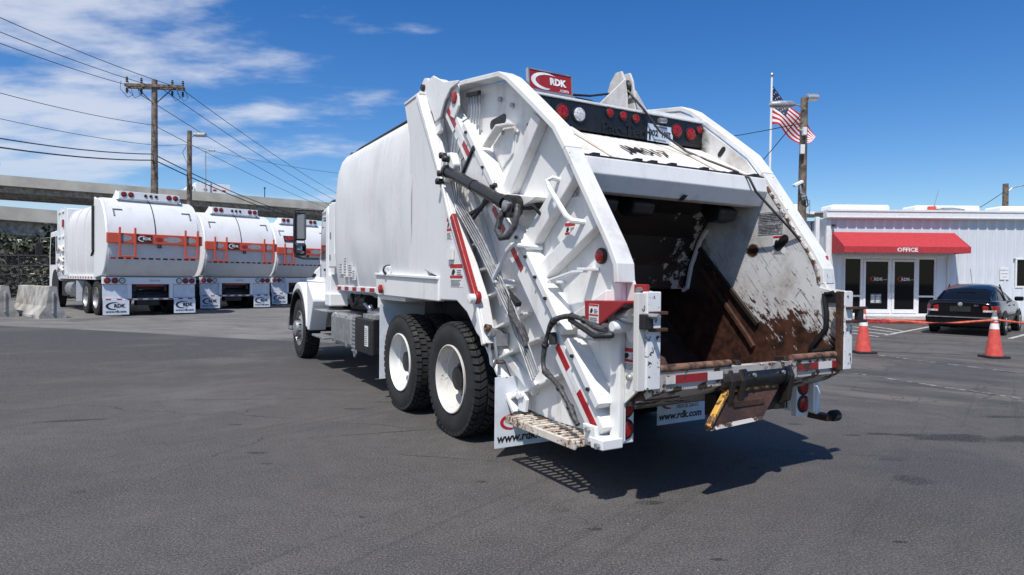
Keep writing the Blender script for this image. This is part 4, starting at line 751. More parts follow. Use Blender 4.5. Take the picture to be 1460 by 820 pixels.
for s_ in (-1, 1):
    mb = MB(); mb.px([(.72, 3.30), (.68, 3.46), (.55, 3.47), (.28, 3.34), (-.03, 3.275), (-.02, 3.25), (.14, 3.24), (.28, 3.15), (.38, 3.02), (.50, 3.0), (.60, 3.15)], s_*1.13, s_*1.15); mb.px([(.55, 3.0), (.40, 3.02), (.42, 2.90), (.52, 2.88)], s_*1.09, s_*1.13); mb.px([(.68, 3.44), (.55, 3.45), (.28, 3.32), (.28, 3.30), (.6, 3.4)], s_*1.0, s_*1.13); mb.build('hinge_arm', 'white_paint', TG, bevel=.006)
# red guard box, pin, stickers
mb = MB(); mb.px([(-2.02, 1.325), (-2.42, 1.335), (-2.42, 1.32), (-2.30, 1.25), (-2.17, 1.17), (-2.03, 1.175)], -1.15, -1.17); mb.px([(-2.02, 1.325), (-2.42, 1.335), (-2.42, 1.315), (-2.02, 1.305)], -.99, -1.15); mb.px([(-2.02, 1.325), (-2.04, 1.325), (-2.05, 1.175), (-2.03, 1.175)], -.99, -1.15); mb.px([(-2.33, 1.34), (-2.44, 1.34), (-2.44, 1.435), (-2.33, 1.435)], -.99, -1.02); gb = mb.build('valve_guard', 'red_paint', TG, bevel=.005)
fr = Fr((-1.171, -2.075, 1.185), **LEFT); warn_sticker(fr, .10, .12, gb, (.1, .08), 3)
mb = MB(); mb.tube([(-1.0, -2.39, 1.395), (-1.04, -2.39, 1.395)], .024, 8); mb.build('guard_bolt', 'steel', gb)
mb = MB(); mb.tube([(-1.08, -2.28, 1.245), (-1.10, -2.42, 1.245)], .045, 12); mb.tube([(-1.09, -2.36, 1.245), (-1.08, -2.62, 1.25)], .017, 8); mb.build('control_rod', 'steel', TG, smooth=True)
mb = MB(); mb.lathe([(.035, -.16), (.042, -.05), (.042, 0), (.03, .02), (.001, .02)], (-1.13, -2.28, 1.172), (-1, .0, 0), 16); mb.tube([(-.985, -2.30, 1.16), (-1.02, -2.29, 1.17)], [.10, .05], 14); mb.build('pivot_boss', 'bright_white', TG, smooth=True)
fr = Fr((-.986, -2.18, .885), **LEFT); warn_sticker(fr, .18, .145, TG)
fr = Fr((-.986, -1.53, 1.73), **LEFT); warn_sticker(fr, .13, .14, TG)
fr = Fr((-.986, -1.56, 2.05), **LEFT); mb = MB(); fr.rect(mb, 0, .14, 0, .065, 0, .003); st_ = mb.build('sticker', 'sticker_grey', TG)
fr = Fr((-.986, -.66, 1.17), **LEFT); mb = MB(); fr.rect(mb, 0, .12, 0, .09, 0, .003); mb.build('sticker', 'sticker_grey', TG)
fr = Fr((.9445, -1.665, 1.855), x=(0, -1, 0), y=(0, 0, 1)); mb = MB(); fr.rect(mb, 0, .245, 0, .095, 0, .003); fr.rect(mb, 0, .245, .102, .19, 0, .003); st_ = mb.build('instruction_sticker', 'sticker_grey', TG); lines(fr, st_, .01, .23, .01, .085, 6, 'ink_black'); lines(fr, st_, .01, .23, .11, .18, 5, 'ink_black')
fr = Fr((.9445, -1.818, 1.69), x=(0, -1, 0), y=(0, 0, 1)); warn_sticker(fr, .115, .15, TG, (.12, .08), 4)
# latch crank
mb = MB(); mb.tube([(-1.05, -.69, .985), (-1.16, -.69, 1.02)], .04, 10); mb.tube([(-1.14, -.67, .98), (-1.15, -.68, .88), (-1.14, -.70, .75), (-1.14, -.74, .73), (-1.14, -.79, .80), (-1.14, -.76, .98)], .014, 8); mb.box(-1.12, -1.0, -.74, -.60, .90, 1.0); ck_ = mb.build('door_latch', 'steel', TG, smooth=True)
mb = MB(); mb.lathe([(.03, 0), (.03, .05), (.018, .05), (.018, 0)], (-1.14, -.68, 1.045), (-1, 0, .2), 14); mb.tube([(-1.14, -.8, .77), (-1.14, -.92, .79)], .012, 6); mb.tube([(-1.06, -.56, .9), (-1.14, -.66, .93)], .05, 8); mb.build('latch_knob', 'rust_pipe', ck_, smooth=True)
# riding step
ST = MB(); ST.box(-1.225, -1.20, -2.0, -1.09, .345, .40); ST.box(-1.20, -.95, -1.115, -1.09, .36, .40); ST.box(-1.20, -.95, -2.0, -1.975, .36, .40); ST.box(-.97, -.95, -1.975, -1.115, .36, .40); ST = ST.build('riding_step', 'step_paint', TR, bevel=.005)
for k in range(13):
    u_ = -1.145-k*.0655; mb = MB(); mb.bar((-1.20, u_, .392), (-.972, u_-.012, .392), .030, .012); mb.build('slat', 'step_paint', ST)
mb = MB(); mb.box(-1.11, -1.09, -1.97, -1.12, .372, .39); mb.build('step_bar', 'step_paint', ST)
mb = MB(); mb.px([(-2.0, .52), (-2.13, .52), (-2.15, .395), (-2.04, .385), (-2.02, .42)], -1.13, -1.16); mb.px([(-2.08, .45), (-2.22, .45), (-2.22, .385), (-2.10, .38)], -1.0, -1.165); mb.build('step_bracket', 'rail_paint', ST, bevel=.006)
mb = MB(); mb.tube([(-1.16, -2.07, .49), (-1.185, -2.07, .49)], .02, 6); mb.tube([(-1.16, -2.08, .42), (-1.185, -2.08, .42)], .018, 6); mb.tube([(-1.10, -2.18, .41), (-1.19, -2.18, .41)], .02, 8); mb.build('step_bolts', 'galv', ST)
mb = MB(); mb.px([(-1.02, .56), (-1.10, .58), (-1.16, .52), (-1.14, .42), (-1.05, .42)], -1.05, -1.08); mb.tube([(-1.04, -1.06, .54), (-1.10, -1.06, .54)], .03, 10); mb.tube([(-1.04, -1.11, .55), (-1.10, -1.11, .55)], .022, 10); mb.build('step_hinge', 'bright_white', ST, bevel=.004)
# mudflaps behind the tandem
for s_ in (-1, 1):
    x0, x1 = (-1.19, -.56) if s_ < 0 else (.56, 1.19)
    mb = MB(); mb.box(x0, x1, -.865, -.855, .085, .66); fl = mb.build('mudflap', 'flap_white', TR)
    fr = Fr(((x0+x1)/2, -.866, .085), **REAR)
    fr.text('www.rdk.com', -.02, .075, .098, 'ink_black', fl, z=.002, bold=.002, shear=.15)
    mb = MB(); fr.crescent(mb, -.17, .205, .10, .062, .0, .002); mb.build('crescent', 'ink_red', fl); fr.text('RDK', .05, .235, .12, 'ink_black', fl, z=.002, bold=.004); fr.text('TRUCK SALES', .07, .155, .05, 'ink_grey', fl, z=.002)
# --- cab and side equipment
mb = MB(); mb.box(-1.10, -.66, 4.12, 4.78, 1.60, 2.60); mb.box(.66, 1.10, 4.12, 4.78, 1.60, 2.60); cb = mb.build('side_cabinet', 'bright_white', TR, bevel=.02)
mb = MB(); mb.tube([(-1.10, 4.16, 2.35), (-1.16, 4.16, 2.35), (-1.16, 4.16, 1.80), (-1.10, 4.16, 1.80)], .015, 8); mb.tube([(-.98, 4.10, 2.45), (-.98, 4.05, 2.45), (-.98, 4.05, 1.8), (-.98, 4.10, 1.8)], .015, 8); mb.build('grab_handle', 'bright_white', cb, smooth=True)
mb = MB(); mb.box(-1.105, -1.10, 4.62, 4.68, 2.05, 2.15); mb.box(-1.105, -1.1, 4.64, 4.7, 1.72, 1.8); mb.build('cabinet_latch', 'ink_grey', cb)
cabp = [(4.90, 1.02), (4.90, 2.50), (5.02, 2.60), (5.75, 2.60), (6.05, 2.45), (6.28, 1.75), (6.30, 1.02)]
mb = MB(); mb.px(cabp, -1.08, 1.08); cab = mb.build('cab', 'bright_white', TR, bevel=.05)
mb = MB(); mb.px([(5.05, 1.75), (5.05, 2.42), (5.72, 2.46), (6.02, 1.75)], -1.082, -1.089); mb.px([(5.05, 1.75), (5.05, 2.42), (5.72, 2.46), (6.02, 1.75)], 1.082, 1.089); mb.build('door_window', 'dark_glass', cab)
mb = MB(); mb.px([(6.07, 2.38), (6.085, 2.39), (6.295, 1.78), (6.28, 1.77)], -.95, .95); mb.build('windshield', 'dark_glass', cab)
mb = MB(); mb.px(strip([(4.98, 1.10), (4.98, 2.50), (5.75, 2.54), (6.10, 1.76), (6.10, 1.05)], .018), -1.078, -1.094); dr = mb.build('door_seam', 'white_paint', cab)
mb = MB(); mb.box(-1.105, -1.085, 5.1, 5.26, 1.55, 1.59); mb.build('door_handle', 'black_plastic', dr)
mb = MB(); mb.box(-1.07, 1.07, 4.80, 4.90, 1.05, 1.5); mb.box(-1.10, -.8, 4.7, 5.0, 1.0, 1.2); mb.build('cab_back', 'bright_white', TR, bevel=.02)
for o in [cab]+list(cab.children)+list(dr.children):
    for v in o.data.vertices: v.co.x *= 1-.15*max(0, v.co.y-4.95)
hoodp = [(6.28, 1.0), (6.28, 1.72), (6.9, 1.60), (7.45, 1.38), (7.55, 1.15), (7.55, .75), (6.28, .75)]
mb = MB(); mb.px(hoodp, -.82, .82); hd = mb.build('engine_hood', 'bright_white', TR, bevel=.06)
mb = MB(); mb.box(-.6, .6, 7.55, 7.58, .75, 1.2); mb.build('grille', 'steel', hd)
mb = MB(); mb.box(-1.15, 1.15, 7.45, 7.68, .42, .72); mb.build('front_bumper', 'aluminium', TR, bevel=.03)
for s_ in (-1, 1):
    ring = [(6.53+.70*math.cos(R(a)), .56+.80*math.sin(R(a))) for a in range(-2, 183, 12)]; inn = [(6.53+.62*math.cos(R(a)), .56+.66*math.sin(R(a))) for a in range(-2, 183, 12)]
    mb = MB(); mb.px(ring+inn[::-1], s_*.74, s_*1.20); fd = mb.build('fender', 'bright_white', TR, smooth=True, bevel=.03)
    ring2 = inn; inn2 = [(6.53+.59*math.cos(R(a)), .56+.62*math.sin(R(a))) for a in range(-2, 183, 12)]
    mb = MB(); mb.px(ring2+inn2[::-1], s_*.76, s_*1.225); mb.build('fender_liner', 'black_plastic', fd, smooth=True)
    mb = MB(); mb.px([(5.83, 1.0), (5.83, .55), (5.70, .55), (5.40, 1.05), (5.40, 1.10), (5.9, 1.45)], s_*.9, s_*1.19); mb.build('fender_skirt', 'bright_white', fd, bevel=.02)
    mb = MB(); mb.tube([(s_*1.02, 6.0, 1.50), (s_*1.06, 5.98, 1.44), (s_*1.06, 5.98, 1.36)], .03, 8); mb.build('hood_latch', 'black_plastic', fd)
    # mirror
    mb = MB(); mb.tube([(s_*1.05, 5.55, 2.56), (s_*1.30, 5.62, 2.58), (s_*1.43, 5.66, 2.56), (s_*1.44, 5.66, 2.40), (s_*1.44, 5.66, 1.90), (s_*1.42, 5.66, 1.80), (s_*1.30, 5.62, 1.76), (s_*1.05, 5.60, 1.76)], .02, 8); mr_ = mb.build('mirror_arm', 'black_plastic', TR, smooth=True)
    mb = MB(); mb.box(s_*1.33-.09, s_*1.33+.09, 5.66, 5.78, 2.06, 2.53); mb.build('mirror_housing', 'black_plastic', mr_, bevel=.035)
    mb = MB(); mb.box(s_*1.33-.07, s_*1.33+.07, 5.653, 5.659, 2.09, 2.50); mb.build('mirror_pane', 'mirror_glass', mr_)
    mb = MB(); mb.box(s_*1.33-.09, s_*1.33+.09, 5.65, 5.78, 1.80, 2.02); mb.build('convex_housing', 'black_plastic', mr_, bevel=.04)
    mb = MB(); mb.disc((s_*1.33, 5.652, 1.91), (0, -1, 0), .07, .01, 18, .8); mb.build('convex_pane', 'mirror_glass', mr_, smooth=True)
    # steps, tank
    mb = MB(); mb.box(s_*.75, s_*1.20, 4.55, 5.30, .905, .935) if s_ > 0 else mb.box(-1.20, -.75, 4.55, 5.30, .905, .935)
    mb.build('cab_step', 'aluminium', TR, bevel=.008)
    mb = MB(); mb.box(.8, 1.22, 4.62, 5.35, .49, .525) if s_ > 0 else mb.box(-1.22, -.8, 4.62, 5.35, .49, .525)
    mb.build('cab_step', 'aluminium', TR, bevel=.008)
    mb = MB(); mb.box(.62, 1.15, 3.34, 4.45, .47, .93) if s_ > 0 else mb.box(-1.15, -.62, 3.34, 4.45, .47, .93)
    tk = mb.build('fuel_tank', 'aluminium', TR, bevel=.06)
    mb = MB()
    for u_ in (3.6, 4.2): mb.box(s_*.885-.275, s_*.885+.275, u_-.03, u_+.03, .46, .94)
    mb.build('tank_strap', 'steel', tk, bevel=.05)
mb = MB(); mb.box(-1.17, -.7, 2.33, 3.10, .48, .93); bx_ = mb.build('battery_box', 'black_paint', TR, bevel=.015)
fr = Fr((-1.171, 2.66, .58), **LEFT); mb = MB(); fr.rect(mb, 0, .14, 0, .26, 0, .003); st_ = mb.build('sticker', 'sticker_white', bx_); lines(fr, st_, .01, .13, .02, .24, 9, 'ink_grey')
mb = MB(); mb.tube([(-1.0, 2.35, .99), (-.95, 3.1, .99)], .05, 10); mb.tube([(-.85, 2.3, 1.02), (-.8, 3.2, 1.02)], .04, 8); mb.box(-1.12, -.8, 2.4, 2.9, .93, .98); mb.tube([(-1.02, 3.15, 1.1), (-.95, 3.0, .98), (-1.05, 2.8, 1.08)], .025, 8); mb.build('pump_lines', 'galv', bx_, smooth=True)
mb = MB(); mb.px([(3.12, .42), (3.12, .93), (3.30, .93), (3.30, .46), (3.22, .36)], -1.15, -1.12)
mb.build('ribbed_cover', 'aluminium', TR, bevel=.02)
mb = MB()
for k in range(9): mb.box(-1.165, -1.15, 3.14, 3.28, .45+k*.052, .475+k*.052)
mb.build('cover_ribs', 'aluminium', TR, bevel=.005)
mb = MB(); mb.tube([(-.9, 3.3, 1.12), (-.9, 4.1, 1.12)], .09, 12); mb.tube([(-.7, 3.4, 1.05), (-.7, 4.6, 1.05)], .11, 12); mb.tube([(-.98, 3.9, 1.2), (-1.0, 3.7, 1.05), (-.95, 3.5, 1.2)], .03, 8); mb.build('air_tanks', 'dark_steel', TR, smooth=True)
# ================================================================== PARKED REFUSE TRUCKS
PROF = arcs([(.80, 3.42), (.35, 3.38), (.0, 3.16), (-.28, 2.78), (-.42, 2.36), (-.44, 2.0), (-.38, 1.68), (-.2, 1.36), (.06, 1.16), (.30, 1.12)], 4)
def prof_y(z):
    for (y0, z0), (y1, z1) in zip(PROF[:-1], PROF[1:]):
        if z1 <= z <= z0: return y0+(y1-y0)*(z0-z)/max(1e-6, z0-z1)
    return 0.
def parked_truck():
    T = empty('garbage_truck', (0, 0, 0))
    mb = MB(); mb.box(-.45, -.37, .1, 8.0, .72, .98); mb.box(.37, .45, .1, 8.0, .72, .98)
    for y in (.4, 2.0, 4.0, 6.0, 7.8): mb.box(-.37, .37, y, y+.1, .76, .94)
    for y in (1.0, 2.3, 7.2): mb.tube([(-1, y, .52), (1, y, .52)], .09, 8)
    mb.build('chassis_frame', 'dark_steel', T)
    for s_ in (-1, 1):
        for y in (1.0, 2.3):
            wheel('wheel', T, s_*1.2, y, s_, 'block', True, 'aluminium', .52, .27)
            t = tyre_mb(.52, .27, 'block', 30).build('inner_tyre', 'rubber', T, smooth=True); t.location = (s_*.76, y, .52)
        wheel('wheel', T, s_*1.18, 7.2, s_, 'block', False, 'aluminium', .52, .28)
    # tail barrel
    mb = MB(); mb.px(PROF+[(1.0, 1.12), (1.0, 3.42)], -1.17, 1.17); bar = mb.build('tailgate_barrel', 'barrel_white', T, smooth=True, angle=30)
    for s_ in (-1, 1):
        big = offset_path(PROF, .035); mb = MB(); mb.px(big+[(1.02, 1.10), (1.02, 3.46)], s_*1.17, s_*1.235); mb.build('side_collar', 'bright_white', bar, smooth=True, angle=30, bevel=.02)
    mb = MB(); mb.tube([(0.0, y-.012, z) for y, z in PROF[2:19]], .013, 6); mb.build('seam_cable', 'black_plastic', bar, smooth=True)
    # light bar on top
    mb = MB(); mb.box(-.80, .80, .12, .30, 3.38, 3.60); mb.px([(.12, 3.36), (.3, 3.62), (.7, 3.42), (.6, 3.35)], -.85, -.80); mb.px([(.12, 3.36), (.3, 3.62), (.7, 3.42), (.6, 3.35)], .80, .85); lb_ = mb.build('light_bar', 'bright_white', T, bevel=.01)
    for x, r, mt in ((-.68, .062, 'lamp_red'), (-.50, .062, 'lamp_red'), (-.12, .036, 'plate_maroon'), (0.02, .036, 'plate_maroon'), (.16, .036, 'plate_maroon'), (.51, .062, 'lamp_red'), (.69, .062, 'lamp_red')):
        mb = MB(); mb.lathe([(r*1.2, 0), (r*1.2, .015), (r, .02), (r, .005), (.001, .005)], (x, .12, 3.51), (0, -1, 0), 16); bz = mb.build('lamp_bezel', 'black_plastic', lb_)
        mb = MB(); mb.disc((x, .118, 3.51), (0, -1, 0), r*.92, .016, 16); mb.build('lamp', mt, bz, smooth=True)
    # corner marks and reflective strip
    for s_ in (-1, 1):
        y = prof_y(3.0); mb = MB(); mb.bar((s_*1.0, prof_y(3.05)-.012, 3.05), (s_*.78, prof_y(3.05)-.012, 3.05), .05, .02); mb.bar((s_*1.0, prof_y(3.06)-.012, 3.06), (s_*1.0, prof_y(2.85)-.012, 2.85), .04, .02); mb.build('corner_mark', 'ink_grey', bar)
    for k in range(12):
        x = -1.12+k*.19; y = prof_y(1.66); mb = MB(); mb.box(x, x+.12, y-.012, y+.01, 1.64, 1.685); mb.build('reflective_tape', 'ink_black' if k % 2 else 'tape_red', bar)
    # red push bar with ladder loops
    mb = MB(); mb.box(-1.24, 1.24, -.55, -.44, 2.08, 2.36); rb = mb.build('push_bar', 'orange_red', T, bevel=.01)
    for x, hw, hh in ((-.80, .16, .08), (.42, .24, .085), (.92, .14, .08)):
        mb = MB(); mb.py([(x+hw*math.cos(R(a)), 2.22+hh*math.sin(R(a))) for a in range(0, 360, 20)], -.553, -.5505); mb.build('bar_hole', 'sticker_grey', rb)
    fr = Fr((-.32, -.551, 2.22), **REAR); mb = MB(); fr.rect(mb, -.20, .20, -.11, .11, 0, .008); sg_ = mb.build('dealer_plate', 'red_paint', rb)
    mb = MB(); fr.rect(mb, -.19, .19, -.10, .10, .008, .010); mb.build('plate_face', 'plate_maroon', sg_); mb = MB(); fr.crescent(mb, -.05, 0, .13, .08, .010, .013); mb.build('crescent', 'ink_white', sg_); fr.text('RDK', .06, 0, .105, 'ink_white', sg_, z=.012, bold=.004)
    mb = MB(); mb.py([(.06+.10*math.cos(R(a)), 2.22+.06*math.sin(R(a))) for a in range(0, 360, 30)], -.556, -.5505); mb.build('bar_emblem', 'red_paint', rb)
    for x0, x1 in ((-.94, -.56), (.76, 1.10)):
        mb = MB()
        for x in (x0, x1): mb.box(x-.025, x+.025, -.60, -.55, 1.68, 2.52)
        mb.box(x0+.025, x1-.025, -.60, -.55, 1.68, 1.73); mb.build('ladder_loop', 'orange_red', rb, bevel=.006)
    mb = MB(); mb.tube([(.08, -.5, 2.06), (.08, -.52, 1.98)], .05, 10); mb.build('bar_pin', 'black_plastic', rb)
    # bumper with lamps
    mb = MB(); mb.box(-1.24, 1.24, .0, .10, .93, 1.13); bp = mb.build('rear_bumper', 'bright_white', T, bevel=.01)
    for x, mt in ((-1.12, 'lamp_red'), (-.93, 'lamp_red'), (-.75, 'lamp_clear'), (1.12, 'lamp_red'), (.94, 'lamp_red'), (.76, 'lamp_clear')):
        mb = MB(); mb.lathe([(.085, 0), (.085, .012), (.07, .016), (.07, .004), (.001, .004)], (x, 0, 1.03), (0, -1, 0), 16); bz = mb.build('lamp_bezel', 'black_plastic', bp); mb = MB(); mb.disc((x, -.003, 1.03), (0, -1, 0), .066, .012, 16); mb.build('tail_lamp', mt, bz, smooth=True)
    fr = Fr((0.1, -.001, 1.03), **REAR); fr.text('EVO-76', 0, 0, .08, 'ink_grey', bp, z=.003)
    mb = MB(); mb.box(-1.22, 1.22, .02, .06, .47, .52); mb.box(-.60, -.50, .02, .1, .47, .93); mb.box(.50, .60, .02, .1, .47, .93); mb.build('lower_bar', 'bright_white', T, bevel=.005)
    for k in range(9):
        x = -1.15+k*.27; mb = MB(); mb.box(x, x+.13, .015, .021, .478, .512); mb.build('reflective_tape', 'tape_red', T)
    mb = MB(); mb.box(-.45, .45, .12, .18, .86, .92); mb.build('hitch_beam', 'red_paint', T)
    mb = MB(); mb.tube([(-.9, .5, .62), (.9, .5, .62)], .14, 10); mb.box(-.3, .3, .3, .6, .3, .6); mb.build('rear_tank', 'dark_steel', T)
    for s_ in (-1, 1):
        x0, x1 = (-1.225, -.57) if s_ < 0 else (.62, 1.225)
        mb = MB(); mb.box(x0, x1, .06, .075, .53, .92); mb.build('flap_panel', 'flap_white', T)
        mb = MB(); mb.box(x0, x1, .0, .012, .06, .47); fl = mb.build('mudflap', 'flap_white', T)
        fr = Fr(((x0+x1)/2, -.001, .06), **REAR); mb = MB(); fr.crescent(mb, -.06, .25, .20, .11, 0, .003); mb.build('crescent', 'ink_black', fl); fr.text('RDK', .08, .25, .135, 'ink_black', fl, z=.003, bold=.006); fr.text('www.rdk.com', 0, .09, .09, 'ink_black', fl, z=.003, bold=.002)
    # body
    sec = [(-1.16, 1.15), (-1.21, 1.6), (-1.22, 2.3), (-1.18, 2.9), (-1.05, 3.22), (-.85, 3.34), (0, 3.38)]; sec = arcs(sec, 3); full = sec+[(-x, z) for x, z in sec[::-1][1:]]
    mb = MB(); mb.py(full, 1.02, 4.9); bd = mb.build('body', 'body_paint', T, smooth=True, angle=40)
    mb = MB()
    for y in (1.06, 2.3, 3.55, 4.82):
        rib = [(x*1.02, z+.02*(z > 3)) for x, z in full]; mb.py(rib, y-.05, y+.05)
    mb.build('body_ribs', 'body_paint', bd, smooth=True, angle=40)
    mb = MB(); mb.box(-1.23, -.3, .9, 6.4, 1.05, 1.16); mb.box(.3, 1.23, .9, 6.4, 1.05, 1.16); mb.build('floor_rail', 'bright_white', T)
    for k in range(10): mb = MB(); mb.box(-1.236, -1.231, 1.3+k*.36, 1.42+k*.36, 1.08, 1.13); mb.build('reflective_tape', 'tape_red', T)
    mb = MB(); mb.box(-1.22, 1.22, 4.95, 6.3, 1.17, 3.42); pk = mb.build('packer_housing', 'bright_white', T, bevel=.03)
    for y in (5.0, 5.6, 6.22): mb = MB(); mb.box(-1.27, -1.22, y, y+.08, 1.15, 3.45); mb.build('housing_post', 'bright_white', pk, bevel=.008)
    for z in (1.45, 1.75, 2.1, 2.45, 3.3): mb = MB(); mb.box(-1.255, -1.22, 5.08, 6.22, z, z+.06); mb.build('housing_rail', 'bright_white', pk, bevel=.008)
    mb = MB(); mb.box(-1.26, -1.24, 5.3, 5.55, 2.8, 3.05); mb.build('housing_badge', 'red_paint', pk)
    mb = MB()
    for z in (1.3, 1.6, 1.95): mb.tube([(-1.28, 5.1, z), (-1.3, 5.6, z+.15), (-1.28, 6.1, z)], .05, 8)
    mb.build('housing_pipes', 'worn_paint', pk, smooth=True)
    mb = MB(); mb.tube([(-1.26, .98, 1.9), (-1.26, .98, 3.2)], .045, 8); mb.tube([(-1.26, .98, 1.9), (-1.27, 1.15, 1.75)], .03, 8); mb.build('tailgate_cylinder', 'black_plastic', T, smooth=True)
    # low cab-over
    mb = MB(); mb.px([(6.42, .95), (6.42, 2.68), (6.6, 2.78), (8.1, 2.74), (8.35, 2.0), (8.4, .6), (7.8, .6), (7.75, 1.0), (6.7, 1.0)], -1.18, 1.18); cb_ = mb.build('cab', 'bright_white', T, bevel=.05)
    for s_ in (-1, 1):
        mb = MB(); mb.px([(7.15, 1.55), (7.15, 2.55), (7.95, 2.55), (8.12, 2.0), (8.12, 1.55)], s_*1.181, s_*1.19); mb.px([(6.55, 2.0), (6.55, 2.55), (6.98, 2.55), (6.98, 2.0)], s_*1.181, s_*1.19); mb.build('side_window', 'dark_glass', cb_)
        mb = MB(); mb.lathe([(.001, 0), (.62, 0), (.62, .012), (.001, .012)], (s_*1.182, 7.2, .75), (s_, 0, 0), 24); mb.build('wheel_arch', 'black_plastic', cb_)
        mb = MB(); mb.tube([(s_*1.15, 8.2, 2.55), (s_*1.5, 8.35, 2.5), (s_*1.5, 8.35, 1.7), (s_*1.2, 8.3, 1.6)], .02, 6); m_ = mb.build('mirror_arm', 'black_plastic', cb_); mb = MB(); mb.box(s_*1.5-.1, s_*1.5+.1, 8.33, 8.43, 1.9, 2.35); mb.build('mirror_housing', 'black_plastic', m_, bevel=.02)
    mb = MB(); mb.box(-1.0, 1.0, 6.405, 6.418, 1.9, 2.5); mb.build('rear_window', 'dark_glass', cb_)
    mb = MB(); mb.box(-1.03, 1.03, 8.25, 8.40, 1.5, 2.0); mb.build('windshield', 'dark_glass', cb_)
    mb = MB(); mb.tube([(-1.0, 4.0, .72), (-1.0, 4.95, .72)], .28, 16); tk = mb.build('air_tank', 'aluminium', T, smooth=True)
    mb = MB(); mb.box(-1.24, -.62, 3.35, 3.37, .35, 1.0); mb.build('front_mudflap', 'flap_white', T)
    mb = MB(); mb.box(-1.15, -.5, 5.2, 6.2, .45, .95); mb.build('hydraulic_tank', 'dark_steel', T, bevel=.03)
    return T
pt = parked_truck(); PYAW = R(44.4)
spots = [(-10.59, 18.86, 'white garbage truck with red push bar standing beside the concrete barriers'), (-9.83, 22.93, 'white garbage truck with red push bar parked between two like it'), (-8.88, 26.96, 'white garbage truck with red push bar and small dark plaque above its bar')]
for i, (x, y, lab) in enumerate(spots):
    o = pt if i == 0 else copy_tree(pt)
    o.location = (x, y, gz(x, y)-.01); o.rotation_euler = (0, 0, PYAW); tag(o, lab, 'garbage truck', 'parked garbage trucks in a row')
    if i == 2:
        fr = Fr((-.62, prof_y(2.75)-.02, 2.72), x=(1, 0, 0), y=(0, .45, .9)); mb = MB(); fr.rect(mb, -.26, .26, -.13, .13, 0, .02); sg_ = mb.build('dealer_plaque', 'ink_black', o); mb = MB(); fr.crescent(mb, -.06, 0, .15, .09, .02, .024); mb.build('crescent', 'ink_red', sg_); fr.text('RDK', .06, 0, .15, 'ink_red', sg_, z=.024, bold=.005)

# ================================================================== BARRIERS, FENCE, TREES
def barrier(loc, rz, lab):
    T = tag(empty('concrete_barrier', loc, rz), lab, 'barrier', 'concrete barriers at the yard edge')
    P_ = [(-.31, 0), (-.31, .08), (-.16, .33), (-.085, .86), (.085, .86), (.16, .33), (.31, .08), (.31, 0)]
    mb = MB(); n = 14; rows = []
    rr = random.Random(int(abs(loc[0])*10))
    for i in range(n+1):
        y = 3.0*i/n; rows.append([(x+rr.uniform(-.006, .006), y, z+rr.uniform(-.006, .006)*(z > .01)) for x, z in P_])
    mb.grid(rows); mb.add(rows[0], [tuple(range(8))]); mb.add(rows[-1], [tuple(range(8))])
    bd = mb.build('barrier_body', 'concrete', T, bevel=.012)
    mb = MB(); mb.box(-.34, -.20, .55, 1.5, 0, .10); mb.box(-.03, .03, -.035, .0, .12, .7); mb.build('barrier_chip', 'concrete', T, bevel=.03)
    return T
gb_ = Vector((-2.5, 2.1, 0)).normalized(); brz = math.atan2(-gb_.x, gb_.y)
barrier((-12.25, 17.15, gz(-12.4, 17.4)), brz, 'weathered grey concrete barrier standing beside the first parked garbage truck')
barrier((-13.85, 17.55, gz(-13.9, 17.6)), brz, 'grey concrete barrier lined up beyond the neighbouring barrier, farther from the trucks')
# fence
F0, F1 = Vector((-31, 31, .27)), Vector((-17.5, 27.5, .27)); FD = (F1-F0); FL_ = FD.length; FD.normalize()
FT = tag(empty('chain_link_fence', F0), 'dark chain-link fence with top rails behind the concrete barriers', 'fence')
for k in range(7):
    p = FD*(FL_*k/6); mb = MB(); mb.tube([p, p+Vector((0, 0, 2.1))], .035, 6); mb.build('fence_post', 'fence_metal', FT)
for z in (.25, 1.15, 1.55, 2.0): mb = MB(); mb.tube([Vector((0, 0, z)), FD*FL_+Vector((0, 0, z))], .03, 6); mb.build('fence_rail', 'fence_metal', FT)
mb = MB(); k = -2.0
while k < FL_:
    for sg_ in (1, -1):
        a0, a1 = (k, k+1.8) if sg_ > 0 else (k+1.8, k); c0, c1 = max(0, min(FL_, a0)), max(0, min(FL_, a1))
        if abs(c1-c0) > .02:
            z0, z1 = .2+1.8*(c0-a0)/(a1-a0), .2+1.8*(c1-a0)/(a1-a0); mb.tube([FD*c0+Vector((0, 0, z0)), FD*c1+Vector((0, 0, z1))], .006, 3, False)
    k += .13
mb.build('wire_mesh', 'fence_metal', FT)
